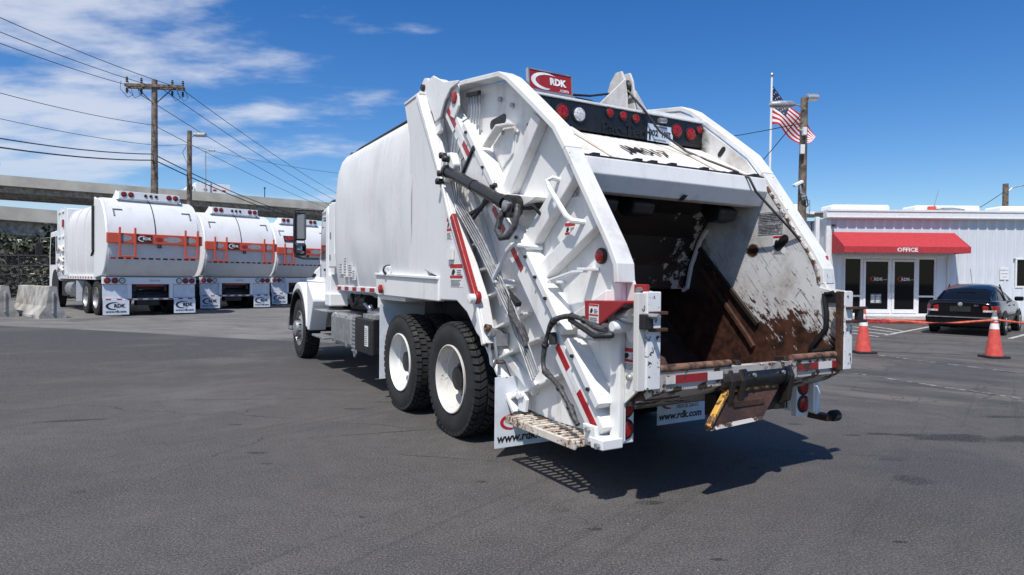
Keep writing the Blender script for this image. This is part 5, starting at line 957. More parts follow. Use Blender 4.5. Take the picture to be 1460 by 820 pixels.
def tree(loc, h, rx, lab, mat='foliage', seed=1, n=2600, leaf=.16, trunk_h=.35):
    rr = random.Random(seed); T = tag(empty('tree', loc), lab, 'tree', 'trees behind the yard fence')
    mb = MB(); mb.tube([(0, 0, -.2), (.08, .02, h*.3), (-.05, .05, h*.6), (0, 0, h*.85)], [h*.035, h*.028, h*.018, h*.006], 8)
    cl = []
    for k in range(16):
        a = rr.uniform(0, 6.28); z = h*rr.uniform(trunk_h, .95); q = math.sqrt(max(.05, 1-((z/h-.6)/.5)**2)); r_ = rx*q*rr.uniform(.35, .95)
        c_ = Vector((math.cos(a)*r_, math.sin(a)*r_, z)); cl.append((c_, rr.uniform(.22, .42)*rx)); mb.tube([(0, 0, z*.7), c_*.6+Vector((0, 0, z*.32)), c_], [h*.012, h*.008, h*.003], 5)
    mb.build('trunk', 'trunk', T)
    mb = MB()
    for k in range(n):
        c_, r_ = rr.choice(cl); d = Vector((rr.gauss(0, 1), rr.gauss(0, 1), rr.gauss(0, .8))).normalized()*r_*rr.uniform(.45, 1.08); p = c_+d
        a = Vector((rr.gauss(0, 1), rr.gauss(0, 1), rr.gauss(0, 1))).normalized(); b_ = a.cross(Vector((rr.gauss(0, 1), rr.gauss(0, 1), rr.gauss(0, 1)))).normalized(); s_ = leaf*rr.uniform(.6, 1.4)
        mb.add([p-a*s_, p+b_*s_*.5, p+a*s_, p-b_*s_*.5], [(0, 1, 2, 3)])
    mb.build('crown', mat, T); return T
tl = [(-38.5, 38, 4.9, 3.0, 'low dark green tree behind the fence under the lower overpass', 'foliage_dark'), (-34.2, 40, 5.4, 3.0, 'broad dusty green tree behind the fence, taller than its neighbours', 'foliage'), (-30.5, 38, 4.6, 2.6, 'rounded olive tree behind the fence beside the broad dusty tree', 'foliage_dark'),
      (-27.0, 40, 5.0, 2.8, 'dark bushy tree behind the cab of the first parked garbage truck', 'foliage_dark'), (-24.0, 38, 4.4, 2.4, 'small tree behind the fence nearest the parked trucks', 'foliage'), (-42.5, 42, 5.2, 3.2, 'wide spreading tree at the far end of the fence', 'foliage')]
for i, (x, y, h, rx, lab, mt) in enumerate(tl): tree((x, y, .2), h*.74, rx, lab, mt, 20+i, 3200, .17, .12)
# undergrowth along the fence
mb = MB(); rr = random.Random(4)
for k in range(9000):
    s_ = rr.random(); p = Vector((-46+s_*27, 35-s_*3+rr.uniform(-1.6, 1.6), .2+abs(rr.gauss(0, .85)))); a = Vector((rr.gauss(0, 1), rr.gauss(0, 1), rr.gauss(0, 1))).normalized(); b_ = a.orthogonal().normalized(); s_ = rr.uniform(.07, .2); mb.add([p-a*s_, p+b_*s_*.5, p+a*s_, p-b_*s_*.5], [(0, 1, 2, 3)])
tag(mb.build('undergrowth', 'foliage_dark'), 'dark scrubby undergrowth along the chain-link fence', 'undergrowth', kind='stuff')

# ================================================================== OVERPASSES AND THEIR TRAFFIC
def deck(name, p0, p1, wd, gird, lab, piers=(), slope_end=None):
    p0, p1 = Vector(p0), Vector(p1); T = tag(empty(name, (p0.x, p0.y, 0)), lab, 'overpass'); d = p1-p0; L = Vector((d.x, d.y, 0)).length; ang = math.atan2(-d.x, d.y); T.rotation_euler = (0, 0, ang)
    # local: y along, x=0 near face, +x away is to the right of travel; near face looks to the yard
    dzz = p1.z-p0.z
    def ext(poly, nm, mt, bev=0):
        mb = MB(); m = len(poly); k = 10; rows = [[(x, L*i/k, p0.z+dzz*i/k+z) for x, z in poly+[poly[0]]] for i in range(k+1)]; mb.grid(rows); mb.add(rows[0][:-1], [tuple(range(m))]); mb.add(rows[-1][:-1], [tuple(range(m))]); return mb.build(nm, mt, T, bevel=bev)
    S = wd
    ext([(0, -.95), (0, -.75), (S, -.75), (S, -.95)], 'deck_slab', 'bridge_concrete')
    for xx in (0, S):
        ext([(xx-.02, -.96), (xx-.02, .0), (xx+.28, .0), (xx+.30, -.96)], 'parapet', 'bridge_concrete')
    for q in (.12, .38, .64, .9):
        x = S*q; ext([(x-.18, -.95), (x-.18, -.95-gird), (x+.18, -.95-gird), (x+.18, -.95)], 'girder', 'concrete')
    ext([(-.75, -.95), (-.75, -.95-gird), (-.6, -.95-gird), (-.6, -.95)], 'edge_girder', 'concrete')
    for y in piers:
        zz = p0.z+dzz*y/L-.95-gird; mb = MB(); mb.box(S*.1, S*.9, y-.55, y+.55, zz-.9, zz-.01); cp = mb.build('pier_cap', 'concrete', T, bevel=.03)
        for q in (.25, .75): mb = MB(); mb.tube([(S*q, y, 0), (S*q, y, zz-.9)], .5, 14); mb.build('pier_column', 'concrete', cp, smooth=True)
    return T, L
U0, U1 = Vector((-66, 45.0, 10.6)), Vector((10, 104.5, 10.4))
DU = (U1-U0); DU.z = 0; LU = DU.length; DU.normalize(); NU = Vector((-DU.y, DU.x, 0))
deck('overpass', U0, U1, -9.5, .55, 'long high concrete overpass with vehicles on its deck', (8, 36, 62, 88))
deck('overpass', Vector((-52, 34.5, 6.85)), Vector((-21.5, 57.5, 5.7)), -9.0, 1.0, 'lower concrete overpass passing beneath the high one, above the trees', (3, 33))
def on_deck(s_, off=2.2): p = U0+DU*s_+NU*off; return Vector((p.x, p.y, 10.6-.2*s_/LU-.75))
DANG = math.atan2(-DU.x, DU.y)
# box truck on the high deck
T = tag(empty('box_truck', on_deck(40.8, 1.6), DANG+math.pi), 'small white box truck driving on the high overpass', 'truck'); T.scale = (.74, .74, .60)
mb = MB(); mb.box(-1.15, 1.15, -4.2, 0.6, .75, 3.15); bx = mb.build('cargo_box', 'bright_white', T, bevel=.03)
for i, (yy, ww) in enumerate(((-.4, .5), (-1.7, .5), (-3.0, .5))):
    mb = MB(); mb.box(1.15, 1.165, yy-ww/2-.3, yy+ww/2-.3, 1.75, 2.1); mb.box(-1.165, -1.15, yy-ww/2-.3, yy+ww/2-.3, 1.75, 2.1); mb.build('box_print', 'ink_red', bx)
mb = MB(); mb.px([(.75, .6), (.75, 2.5), (1.5, 2.45), (2.0, 1.7), (2.7, 1.45), (2.75, .6)], -1.0, 1.0); cbx = mb.build('cab', 'bright_white', T, bevel=.05)
mb = MB(); mb.px([(1.0, 1.7), (1.0, 2.3), (1.45, 2.3), (1.85, 1.7)], -1.01, 1.01); mb.build('side_window', 'dark_glass', cbx)
for s_ in (-1, 1):
    for y in (-3.0, 2.0): mb = MB(); mb.lathe([(.25, -.12), (.45, -.12), (.45, .12), (.25, .12)], (s_*.9, y, .45), (1, 0, 0), 16, True); mb.build('wheel', 'rubber', T)
mb = MB(); mb.box(-.5, .5, -4.1, 2.6, .5, .7); mb.build('chassis_frame', 'dark_steel', T)
def far_car(s_, col, lab):
    T = tag(empty('passenger_car', on_deck(s_, 1.3), DANG), lab, 'car', 'cars on the high overpass')
    mb = MB(); mb.px([(-2.1, .3), (-2.15, .85), (-1.4, .98), (1.1, .95), (2.0, .8), (2.1, .3)], -.85, .85); mb.build('body', col, T, bevel=.08)
    mb = MB(); mb.px([(-1.7, .95), (-1.1, 1.42), (.4, 1.44), (1.2, .95)], -.74, .74); c_ = mb.build('cabin', 'dark_glass', T, bevel=.06)
    mb = MB(); mb.px([(-1.1, 1.42), (-1.0, 1.47), (.35, 1.48), (.42, 1.44)], -.70, .70); mb.build('roof', col, T, bevel=.02)
    for sd in (-1, 1):
        for y in (-1.3, 1.3): mb = MB(); mb.lathe([(.15, -.1), (.31, -.1), (.31, .1), (.15, .1)], (sd*.76, y, .31), (1, 0, 0), 14, True); mb.build('wheel', 'rubber', T)
far_car(57.6, 'bright_white', 'light coloured car on the high overpass beyond the box truck'); far_car(79.5, 'dark_steel', 'dark car at the far end of the high overpass')
def light_mast(s_, lab, h=5.5, arm=1.6):
    p = U0+DU*s_+NU*.2; T = tag(empty('highway_lamp', (p.x, p.y, 10.55-.2*s_/LU)), lab, 'street lamp'); mb = MB(); mb.tube([(0, 0, 0), (0, 0, h)], [.09, .06], 8); mb.build('mast', 'galv', T)
    mb = MB(); mb.tube([(0, 0, h-.1), (arm*.5, 0, h+.1), (arm, 0, h+.05)], .04, 6); mb.build('arm', 'galv', T); mb = MB(); mb.box(arm-.1, arm+.6, -.15, .15, h-.02, h+.12); mb.build('lamp_head', 'galv', T, bevel=.03)
light_mast(41.2, 'thin grey highway lamp mast on the high overpass behind the utility pole', 4.6, .4)
for s_, lab in ((23.5, 'short dark post on the high overpass parapet over the barriers'), (36.5, 'short dark post on the high overpass parapet near the utility pole'), (47.5, 'short dark post on the high overpass parapet past the box truck'), (66, 'short dark post on the high overpass parapet farthest along')):
    p = U0+DU*s_+NU*.1; T = tag(empty('parapet_post', (p.x, p.y, 10.58)), lab, 'post', 'posts on the overpass parapet'); mb = MB(); mb.tube([(0, 0, -.3), (0, 0, .9)], .05, 6); mb.build('post', 'fence_metal', T); mb = MB(); mb.box(-.08, .08, -.06, .06, .9, 1.1); mb.build('post_head', 'fence_metal', T)

# ================================================================== POLES AND WIRES
def sag(p, q, s_, n=18):
    p, q = Vector(p), Vector(q); return [p+(q-p)*(i/n)-Vector((0, 0, 4*s_*(i/n)*(1-i/n))) for i in range(n+1)]
UP = tag(empty('utility_pole', (-16.7, 30.0, .27)), 'tall wooden utility pole with double crossarm and insulators', 'utility pole')
mb = MB(); mb.tube([(0, 0, -.3), (0, 0, 5), (0, 0, 10.25)], [.18, .155, .12], 12); mb.build('pole', 'wood_pole', UP, smooth=True)
ca = Vector((.97, .25, 0)).normalized()
for o_ in (-.17, .17):
    mb = MB(); c_ = Vector((-ca.y, ca.x, 0))*o_; mb.bar(c_-ca*1.2+Vector((0, 0, 9.88)), c_+ca*1.25+Vector((0, 0, 9.98)), .12, .14); mb.build('crossarm', 'wood_pole', UP, bevel=.01)
mb = MB(); mb.bar(-ca*.75+Vector((0, 0, 9.85)), Vector((0, 0, 9.1)), .03, .04); mb.bar(ca*.75+Vector((0, 0, 9.9)), Vector((0, 0, 9.1)), .03, .04); mb.build('arm_brace', 'dark_steel', UP)
for t in (-1.15, -.55, .75, 1.2):
    for zz, dn in ((10.05, 1), (9.80, -1)):
        mb = MB(); c_ = ca*t; mb.lathe([(.03, 0), (.06, .05), (.04, .1), (.065, .14), (.035, .2), (.05, .24), (.001, .26)], c_+Vector((0, 0, zz)), (0, 0, dn), 10); mb.build('insulator', 'fence_metal', UP, smooth=True)
mb = MB()
for t in (-1.2, -.9, .8, 1.15):
    a = R(90); c_ = ca*t; mb.tube([c_+Vector((0, -.35, 10.0)), c_+Vector((.05, -.5, 9.6)), c_+Vector((.1, 0, 9.35)), c_+Vector((.05, .5, 9.6)), c_+Vector((0, .35, 9.95))], .012, 5)
mb.build('jumper_loops', 'wire', UP)
WP = []
def wire(pts, r, lab, g='overhead wires along the utility pole line'):
    mb = MB(); mb.tube(pts, r, 5); tag(mb.build('overhead_wire', 'wire'), lab, 'wire', g)
def span(a, m, z, r, lab):                         # through a mid point so that the sag is right
    a, m, z = Vector(a), Vector(m), Vector(z); L = (z-a).length; t = (m-a).length/L; lin = a+(z-a)*t; s_ = (lin.z-m.z)/(4*t*(1-t)); wire(sag(a, z, max(.0, s_), 22), r, lab)
K1, K2 = Vector((-15.7, 2, 0)), Vector((-18.3, 75, 0))
for (za, zm, zb, xa, lab) in ((9.6, 9.33, 10.35, .7, 'bare high wire from the crossarm end toward the yard, highest of three'), (9.2, 9.0, 10.3, -.3, 'bare high wire on the middle of the crossarm toward the yard'), (8.9, 8.6, 10.2, -1.1, 'bare high wire on the inner crossarm end toward the yard')):
    wire(sag((-16.05+xa*.2, 6, za-.2), (-16.7+ca.x*xa, 30+ca.y*xa, zb-.02), .55), .014, lab)
for (xa, z1, lab) in ((1.2, 10.2, 'bare high wire leaving the crossarm end past the light pole'), (.3, 9.4, 'bare high wire leaving the crossarm middle past the light pole'), (-.6, 8.75, 'bare high wire leaving the pole below the crossarm past the light pole')):
    wire(sag((-16.7+ca.x*xa, 30+ca.y*xa, 10.15 if xa > 0 else 9.8), (-18.6+xa*.2, 80, z1), .55), .016, lab)
wire(sag((-16.1, 8, 6.9), (-16.7, 30, 8.42), .55), .012, 'single thin wire at mid pole height toward the yard'); wire(sag((-16.7, 30, 8.4), (-18.3, 72, 8.3), .35), .014, 'single thin wire at mid pole height leaving past the light pole')
wire(sag((-16.1, 6, 5.6), (-16.7, 30, 7.08), .75), .022, 'thick black cable on the pole toward the yard, upper of two'); wire(sag((-16.1, 6, 5.3), (-16.7, 30, 6.8), .75), .026, 'thick black cable on the pole toward the yard, lower of two')
wire(sag((-16.7, 30, 7.05), (-17.6, 56, 6.5), .35), .026, 'thick black cable sagging beyond the pole behind the parked trucks, upper of two'); wire(sag((-16.7, 30, 6.8), (-17.6, 56, 6.2), .30), .028, 'thick black cable sagging beyond the pole behind the parked trucks, lower of two')
wire(sag((-16.1, 8, 6.1), (-16.7, 30, 7.5), .5), .010, 'thin service wire toward the light pole, left of the utility pole')
wire(sag((-16.7, 30, 7.5), (-16.73, 33, 8.15), .02, 6)+sag((-16.73, 33, 8.15), (-7.0, 36, 7.0), .25)[1:], .010, 'thin service wire from the light pole toward the big garbage truck')
LP = tag(empty('light_pole', (-16.73, 33.3, .27)), 'short wooden light pole with one grey lamp beside the utility pole', 'light pole')
mb = MB(); mb.tube([(0, 0, -.3), (0, 0, 8.65)], [.15, .115], 10); mb.build('pole', 'wood_pole', LP, smooth=True)
mb = MB(); mb.tube([(0, 0, 8.3), (.3, 0, 8.42)], .03, 6); mb.build('arm', 'galv', LP); mb = MB(); mb.px([(-.14, 8.36), (-.16, 8.46), (0, 8.58), (.16, 8.46), (.14, 8.36)], .25, .85); mb.build('lamp_head', 'galv', LP, bevel=.03)
mb = MB(); mb.tube([(-.1, -.1, 7.9), (-.3, -.1, 7.5), (-.1, -.1, 7.0)], .012, 5); mb.build('drop_loop', 'wire', LP)
# wooden pole with twin lamps and camera on the office side
RP = tag(empty('light_pole', (9.43, 21, 0)), 'wooden light pole with two lamps and a security camera before the office', 'light pole')
mb = MB(); mb.tube([(0, 0, -.3), (0, 0, 4), (.03, 0, 7.42)], [.145, .13, .11], 12); mb.build('pole', 'wood_pole', RP, smooth=True)
mb = MB(); mb.tube([(0, -.1, 7.0), (-.2, -.15, 7.12), (-.4, -.2, 7.14)], .03, 6); mb.build('arm', 'galv', RP); mb = MB(); mb.lathe([(.05, 0), (.12, .15), (.13, .5), (.10, .78), (.001, .86)], (-.36, -.2, 7.15), (-1, 0, -.02), 12); mb.build('lamp_head', 'galv', RP, smooth=True)
mb = MB(); mb.px([(-.18, 7.35), (-.18, 7.45), (0, 7.56), (.18, 7.45), (.18, 7.35)], .10, .46); mb.build('lamp_head', 'galv', RP, bevel=.03)
mb = MB(); mb.tube([(0, -.15, 4.25), (-.12, -.2, 4.3), (-.15, -.2, 4.55)], .03, 6); mb.tube([(0, -.18, 4.1), (-.05, -.22, 4.2)], .07, 8); cm = mb.build('camera_bracket', 'galv', RP); mb = MB(); mb.bar((-.38, -.25, 4.52), (-.06, -.15, 4.68), .12, .10); mb.build('security_camera', 'bright_white', cm, bevel=.02)
mb = MB(); mb.box(-.18, -.05, -.28, -.18, 5.55, 5.85); mb.box(-.12, .0, -.3, -.18, 6.15, 6.4); mb.tube([(-.1, -.2, 6.3), (-.3, -.3, 6.35)], .02, 6); mb.build('junction_box', 'sticker_white', RP, bevel=.02)
mb = MB(); mb.tube([(.05, -.2, 4.2), (.1, -.22, 3.9), (.35, 1.0, 3.75), (.9, 2.8, 4.0), (1.6, 4.0, 4.05)], .02, 5); mb.build('service_cable', 'wire', RP)
wire(sag((9.43, 20.9, 6.6), (2.0, 24, 6.3), .25), .014, 'thin dark wire from the twin-lamp pole behind the tailgate', 'service wires at the office'); wire(sag((9.4, 21.1, 6.9), (8.2, 24.3, 4.6), .05), .014, 'thin dark wire dropping from the twin-lamp pole toward the flagpole foot', 'service wires at the office')
FPp = tag(empty('light_pole', (30.6, 40, 0)), 'distant pole with a curved lamp arm behind the office roof', 'light pole')
mb = MB(); mb.tube([(0, 0, -.3), (0, 0, 7.6)], [.2, .16], 10); mb.build('pole', 'wood_pole', FPp); mb = MB(); mb.tube([(0, 0, 7.0), (.4, 0, 7.35), (1.0, 0, 7.5), (1.7, 0, 7.5)], .04, 6); mb.build('arm', 'galv', FPp); mb = MB(); mb.box(1.5, 2.3, -.12, .12, 7.45, 7.6); mb.build('lamp_head', 'galv', FPp, bevel=.03)
wire(sag((30.5, 40, 7.1), (27.0, 40, 5.0), .1), .02, 'thin dark wire from the distant pole down behind the office roof', 'service wires at the office')
# flagpole and flag
FP = tag(empty('flagpole', (9.33, 23.5, 0)), 'slim white flagpole with ball finial behind the garbage truck', 'flagpole'); mb = MB(); mb.tube([(0, 0, 0), (.06, 0, 8.85)], [.06, .035], 10); mb.build('pole', 'bright_white', FP, smooth=True)
mb = MB(); mb.lathe([(.001, -.07), (.05, -.05), (.07, 0), (.05, .05), (.001, .07)], (.06, 0, 8.95), (0, 0, 1), 12); mb.build('finial', 'aluminium', FP, smooth=True)
FG = tag(empty('flag', (9.40, 23.5, 7.15)), 'American flag flying and drooping on the slim flagpole', 'flag')
topc = arcs([(0, 1.36), (.28, 1.02), (.58, .62), (1.05, .24), (1.30, -.05), (1.52, -.38)], 4); botc = arcs([(0, .0), (.16, .0), (.30, -.1), (.66, -.46), (1.05, -.67), (1.30, -.62)], 4)
topc = [(x*1.08, y*1.06) for x, y in topc]; botc = [(x*1.08, y*1.06) for x, y in botc]; NSF = len(topc)-1
def fpt(s_, t, off=0.):
    i = min(int(s_*NSF), NSF-1); f = s_*NSF-i
    a = Vector(topc[i]).lerp(Vector(topc[i+1]), f); c_ = Vector(botc[i]).lerp(Vector(botc[i+1]), f); q = a.lerp(c_, t); return Vector((q.x, .10*math.sin(s_*9+t*2.2)*min(1, s_*3)+off, q.y))
for k in range(13):
    s0 = .40 if k < 7 else 0.; mb = MB(); mb.grid([[fpt(s0+(1-s0)*i/16, (k+j/2)/13) for j in range(3)] for i in range(17)]); mb.build('stripe', 'flag_red' if k % 2 == 0 else 'flag_white', FG, smooth=True)
mb = MB(); mb.grid([[fpt(.4*i/8, 7/13*j/8) for j in range(9)] for i in range(9)]); cn = mb.build('canton', 'flag_blue', FG, smooth=True)
for i in range(5):
    for j in range(4 if i % 2 else 5):
        c0 = ((j+.5+(.5 if i % 2 else 0))*.4/5.2, (i+.7)*7/13/5.4); mb = MB(); pts_ = []
        for k in range(10):
            r_ = (.026 if k % 2 == 0 else .011); a = R(90+36*k); pts_.append(fpt(max(0, c0[0]+r_*math.cos(a)*.6), c0[1]+r_*math.sin(a), -.006))
        mb.add(pts_, [tuple(range(10))]); mb.build('star', 'flag_white', cn)

# ================================================================== OFFICE BUILDING
OB = tag(empty('office_building', (12.2, 25, 0)), 'low white metal-sided office building with a red awning over glass doors', 'building')
H = 3.90; X1 = 16.0; PW = .363
mb = MB(); mb.box(.0, .74, .06, 9, 0, H); mb.box(4.34, 7.40, .06, 9, 0, H); mb.box(8.40, X1, .06, 9, 0, H); mb.box(.74, 4.34, .06, .3, 2.42, H); mb.box(7.4, 8.4, .06, .3, 0, 1.33); mb.box(7.4, 8.4, .06, .3, 2.37, H); mb.build('wall', 'siding', OB)
mb = MB(); mb.box(.74, 4.34, 2.2, 2.3, 0, 2.6); mb.box(7.4, 8.4, 1.5, 1.6, 1, 2.6); mb.box(.74, 4.34, .3, 2.2, .10, .14); mb.build('interior_wall', 'ink_grey', OB)
def panel_mb(z0, z1):
    mb = MB(); p = [(0, .055), (0, .0), (.03, -.035), (.06, -.035), (.09, .0), (PW-.004, .0), (PW-.004, .055)]; mb.pz(p, z0, z1); return mb
pm = {}
def panel(i, z0, z1):
    key = (z0, z1)
    if key not in pm: pm[key] = panel_mb(z0, z1).build('wall_panel', 'siding', OB); o = pm[key]
    else: o = pm[key].copy(); COL.objects.link(o); o.parent = OB
    o.location = (.02+i*PW, 0, 0)
for i in range(43):
    a, c_ = .02+i*PW, .02+(i+1)*PW
    if c_ > .70 and a < 4.40: panel(i, 2.46, H)
    elif c_ > 7.36 and a < 8.44: panel(i, 2.40, H); panel(i, .12, 1.29)
    else: panel(i, .12, H)
mb = MB(); mb.box(-.03, .14, -.06, .06, .0, H+.02); mb.build('corner_trim', 'frame_white', OB)
mb = MB(); mb.box(-.1, X1, -.22, .10, H-.02, H+.32); gt = mb.build('gutter', 'frame_white', OB, bevel=.02); mb = MB(); mb.box(-.1, X1, -.25, -.22, H+.26, H+.33); mb.box(-.1, X1, -.24, -.2, H+.02, H+.05); mb.build('gutter_lip', 'frame_white', gt)
mb = MB(); mb.box(-.42, -.27, -.02, .12, 0, H+.05); mb.build('downspout', 'frame_white', OB, bevel=.02)
mb = MB(); mb.px([(.1, H+.30), (9, H+.95), (9, H+.9), (.1, H+.24)], -.1, X1); mb.px([(.8, H+.30), (9.5, H+.92), (9.5, H+.85), (.8, H+.24)], -9, -.1); mb.build('roof', 'bright_white', OB)
mb = MB(); mb.box(-9, -.05, 1.2, 9, 0, H); mb.build('wall', 'siding', OB)
for i in range(24):
    o = pm[(.12, H)].copy(); COL.objects.link(o); o.parent = OB; o.location = (-9+i*PW, 1.14, 0)
mb = MB(); mb.box(-9, -.3, 1.0, 1.2, H-.02, H+.32); mb.build('gutter', 'frame_white', OB, bevel=.02)
for a, c_ in ((-1.75, -.2), (.95, 3.2), (4.2, 6.7), (7.5, 9.9), (10.8, 13)):
    mb = MB(); mb.py([(a*1.07, H+.42), (a*1.07, H+.68), (a*1.07+.06, H+.74), (c_*1.07-.06, H+.74), (c_*1.07, H+.68), (c_*1.07, H+.42)], 1.7, 2.6); mb.build('roof_curb', 'bright_white', OB, bevel=.02)
mb = MB(); mb.box(4.85, 5.12, 1.3, 1.5, H+.40, H+.66); mb.build('roof_box', 'orange_red', OB, bevel=.03); mb = MB(); mb.tube([(5.2, 1.4, H+.5), (5.8, 1.4, H+.55), (6.3, 1.4, H+.5)], .07, 8); mb.box(5.4, 5.7, 1.3, 1.5, H+.42, H+.6); mb.tube([(5.0, 1.4, H+.4), (5.25, 1.4, H+1.3)], .012, 5); mb.build('roof_fittings', 'aluminium', OB)
mb = MB(); mb.tube([(-.45, .5, H+.2), (-.45, .5, H+.75), (-.6, .5, H+.78)], .03, 6); mb.build('vent_pipe', 'galv', OB)
mb = MB(); mb.disc((.22, -.06, 3.62), (0, -1, 0), .05, .1, 12); mb.build('wall_fitting', 'black_plastic', OB)
# storefront
SF = MB()
for a, c_, z0, z1 in ((.74, .80, .14, 2.42), (4.28, 4.34, .14, 2.42), (.8, 4.28, 2.34, 2.42), (.8, 4.28, .14, .22), (1.40, 1.50, .22, 2.34), (2.56, 2.62, .22, 2.34), (3.58, 3.68, .22, 2.34), (.8, 1.40, .86, .93), (3.68, 4.28, .86, .93)): SF.box(a, c_, .08, .2, z0, z1)
SF = SF.build('storefront_frame', 'frame_white', OB, bevel=.006)
for a, c_ in ((1.505, 2.555), (2.625, 3.575)):
    mb = MB(); mb.box(a, a+.09, .06, .14, .23, 2.33); mb.box(c_-.09, c_, .06, .14, .23, 2.33); mb.box(a+.09, c_-.09, .06, .14, 2.24, 2.33); mb.box(a+.09, c_-.09, .06, .14, .23, .38); dr = mb.build('glass_door', 'frame_white', OB, bevel=.006)
    mb = MB(); mb.box(a+.09, c_-.09, .09, .11, .38, 2.24); mb.build('pane', 'dark_glass', dr)
    fr = Fr(((a+c_)/2, .088, 1.55), **REAR); mb = MB(); fr.crescent(mb, -.10, .02, .16, .10, 0, .002); mb.build('crescent', 'ink_red', dr); fr.text('RDK', .06, 0, .17, 'ink_white', dr, z=.002, bold=.004); fr.text('TRUCK SALES', .26, -.01, .05, 'ink_white', dr, z=.002)
    hx = c_-.03 if a < 2 else a+.03
    mb = MB(); mb.tube([(hx, .06, 1.05), (hx, -.02, 1.05), (hx, -.02, 1.32), (hx, .06, 1.32)], .015, 6); mb.build('door_handle', 'aluminium', dr)
fr = Fr((1.80, .088, .62), **REAR); mb = MB(); fr.rect(mb, 0, .42, 0, .36, 0, .002); nt = mb.build('hours_notice', 'ink_grey', OB); lines(fr, nt, .02, .18, .03, .34, 5, 'ink_white', .004); lines(fr, nt, .22, .40, .03, .34, 5, 'ink_white', .004)
for a, c_, z0, z1 in ((.8, 1.40, .22, .86), (.8, 1.40, .93, 2.34), (3.68, 4.28, .22, .86), (3.68, 4.28, .93, 2.34)): mb = MB(); mb.box(a, c_, .13, .15, z0, z1); mb.build('pane', 'dark_glass', SF)
mb = MB(); mb.box(.70, 4.4, -.12, .06, .10, .16); mb.build('door_sill', 'frame_white', OB)
# window and notice
mb = MB(); mb.box(7.36, 8.44, -.03, .12, 1.27, 1.34); mb.box(7.36, 8.44, -.03, .12, 2.36, 2.42); mb.box(7.36, 7.42, -.025, .12, 1.34, 2.36); mb.box(8.38, 8.44, -.025, .12, 1.34, 2.36); wd_ = mb.build('window_frame', 'frame_white', OB, bevel=.006)
mb = MB(); mb.box(7.42, 8.38, .03, .05, 1.34, 2.36); mb.build('pane', 'dark_glass', wd_)
fr = Fr((6.92, -.036, 1.82), **REAR); mb = MB(); fr.rect(mb, -.17, .17, -.24, .24, -.01, .0); nt = mb.build('parking_notice', 'frame_white', OB)
for i, tx in enumerate(('RESERVED', 'PARKING', 'ONLY')): fr.text(tx, 0, .12-.13*i, .07, 'ink_grey', nt, z=.002)
# awning
AW = [(0.0, 3.37), (-.95, 2.78), (-.95, 2.55), (-.93, 2.55), (-.93, 2.75), (0, 3.33)]
mb = MB(); mb.px([(-.04, 3.37), (-.95, 2.77), (-.95, 2.74), (-.04, 3.33)], .22, 4.93); aw = mb.build('awning', 'awning_red', OB)
mb = MB(); mb.box(.22, 4.93, -.965, -.952, 2.55, 2.775); mb.build('valance', 'awning_red', aw)
mb = MB()
for x in (.205, 4.932): mb.px([(-.04, 3.37), (-.965, 2.775), (-.965, 2.55), (-.04, 2.55)], x, x+.014)
mb.build('awning_end', 'awning_red', aw)
fr = Fr((2.57, -.966, 2.655), **REAR); fr.text('OFFICE', 0, 0, .20, 'ink_white', aw, z=.002, bold=.006, xs=1.2)
# pavement and kerb in front of the door
mb = MB(); mb.box(10.5, 17.6, 22.6, 24.94, .0, .12); mb.box(17.6, 29, 23.6, 24.94, 0, .12); tag(mb.build('pavement', 'concrete', bevel=.02), kind='structure')
mb = MB(); mb.box(10.5, 17.2, 22.45, 22.597, 0, .14); tag(mb.build('kerb', 'kerb_red', bevel=.02), kind='structure')

# ================================================================== CAR
CAR = tag(empty('sedan_car', (13.1, 18.45, 0), -R(45)), 'black four-door sedan parked nose-in before the office', 'car')
st = [(-1.03, .40, .62, .70, .88, .62), (-.98, .27, .62, .76, .94, .70), (-.80, .20, .64, .83, .955, .74), (-.55, .19, .66, .855, .965, .76), (0.0, .18, .68, .868, .965, .78), (.6, .18, .68, .868, .965, .80), (1.2, .18, .68, .868, .955, .80), (1.8, .18, .68, .866, .945, .80), (2.2, .18, .66, .86, .93, .80), (2.6, .19, .64, .85, .885, .76), (3.0, .22, .60, .82, .80, .70), (3.25, .28, .56, .74, .70, .60), (3.36, .36, .52, .60, .60, .48)]
mb = MB(); rows = []
for y, zb, zm, hw, zt, hwt in st:
    q = [(0, zb), (hw*.86, zb), (hw*.975, zb+.10), (hw, zm), (hw*.985, zt-.10), (hwt*1.05, zt-.02), (hwt*.8, zt+.01), (0, zt+.03)]
    rows.append([(-x, y, z) for x, z in q]+[(x, y, z) for x, z in q[::-1][1:-1]]+[(-q[0][0], y, q[0][1])])
mb.grid(rows); mb.add(rows[0][:-1], [tuple(range(len(rows[0])-1))]); mb.add(rows[-1][:-1], [tuple(range(len(rows[0])-1))]); cbody = mb.build('body', 'car_black', CAR, smooth=True, angle=55)
gst = [(-.66, .96, .60, .965, .58), (-.35, .955, .67, 1.13, .56), (-.05, .95, .72, 1.27, .535), (.35, .95, .745, 1.375, .52), (.85, .945, .755, 1.41, .52), (1.25, .94, .755, 1.39, .52), (1.6, .93, .75, 1.29, .52), (1.95, .92, .74, 1.09, .55), (2.3, .91, .70, .92, .62)]
mb = MB(); rows = []
for y, z0, hb, zt, ht in gst:
    q = [(hb, z0-.05), (hb-(hb-ht)*.45, z0+(zt-z0)*.5), (ht+.02, zt-.05), (ht*.8, zt), (0, zt+.015)]; rows.append([(-x, y, z) for x, z in q]+[(x, y, z) for x, z in q[::-1][1:]])
mb.grid(rows); gh = mb.build('glasshouse', 'dark_glass', CAR, smooth=True, angle=60)
rows = []
for y, z0, hb, zt, ht in gst[1:7]:
    if True: rows.append([(x, y, z+.006) for x, z in ((-ht-.025, zt-.055), (-ht*.8, zt), (0, zt+.016), (ht*.8, zt), (ht+.025, zt-.055))])
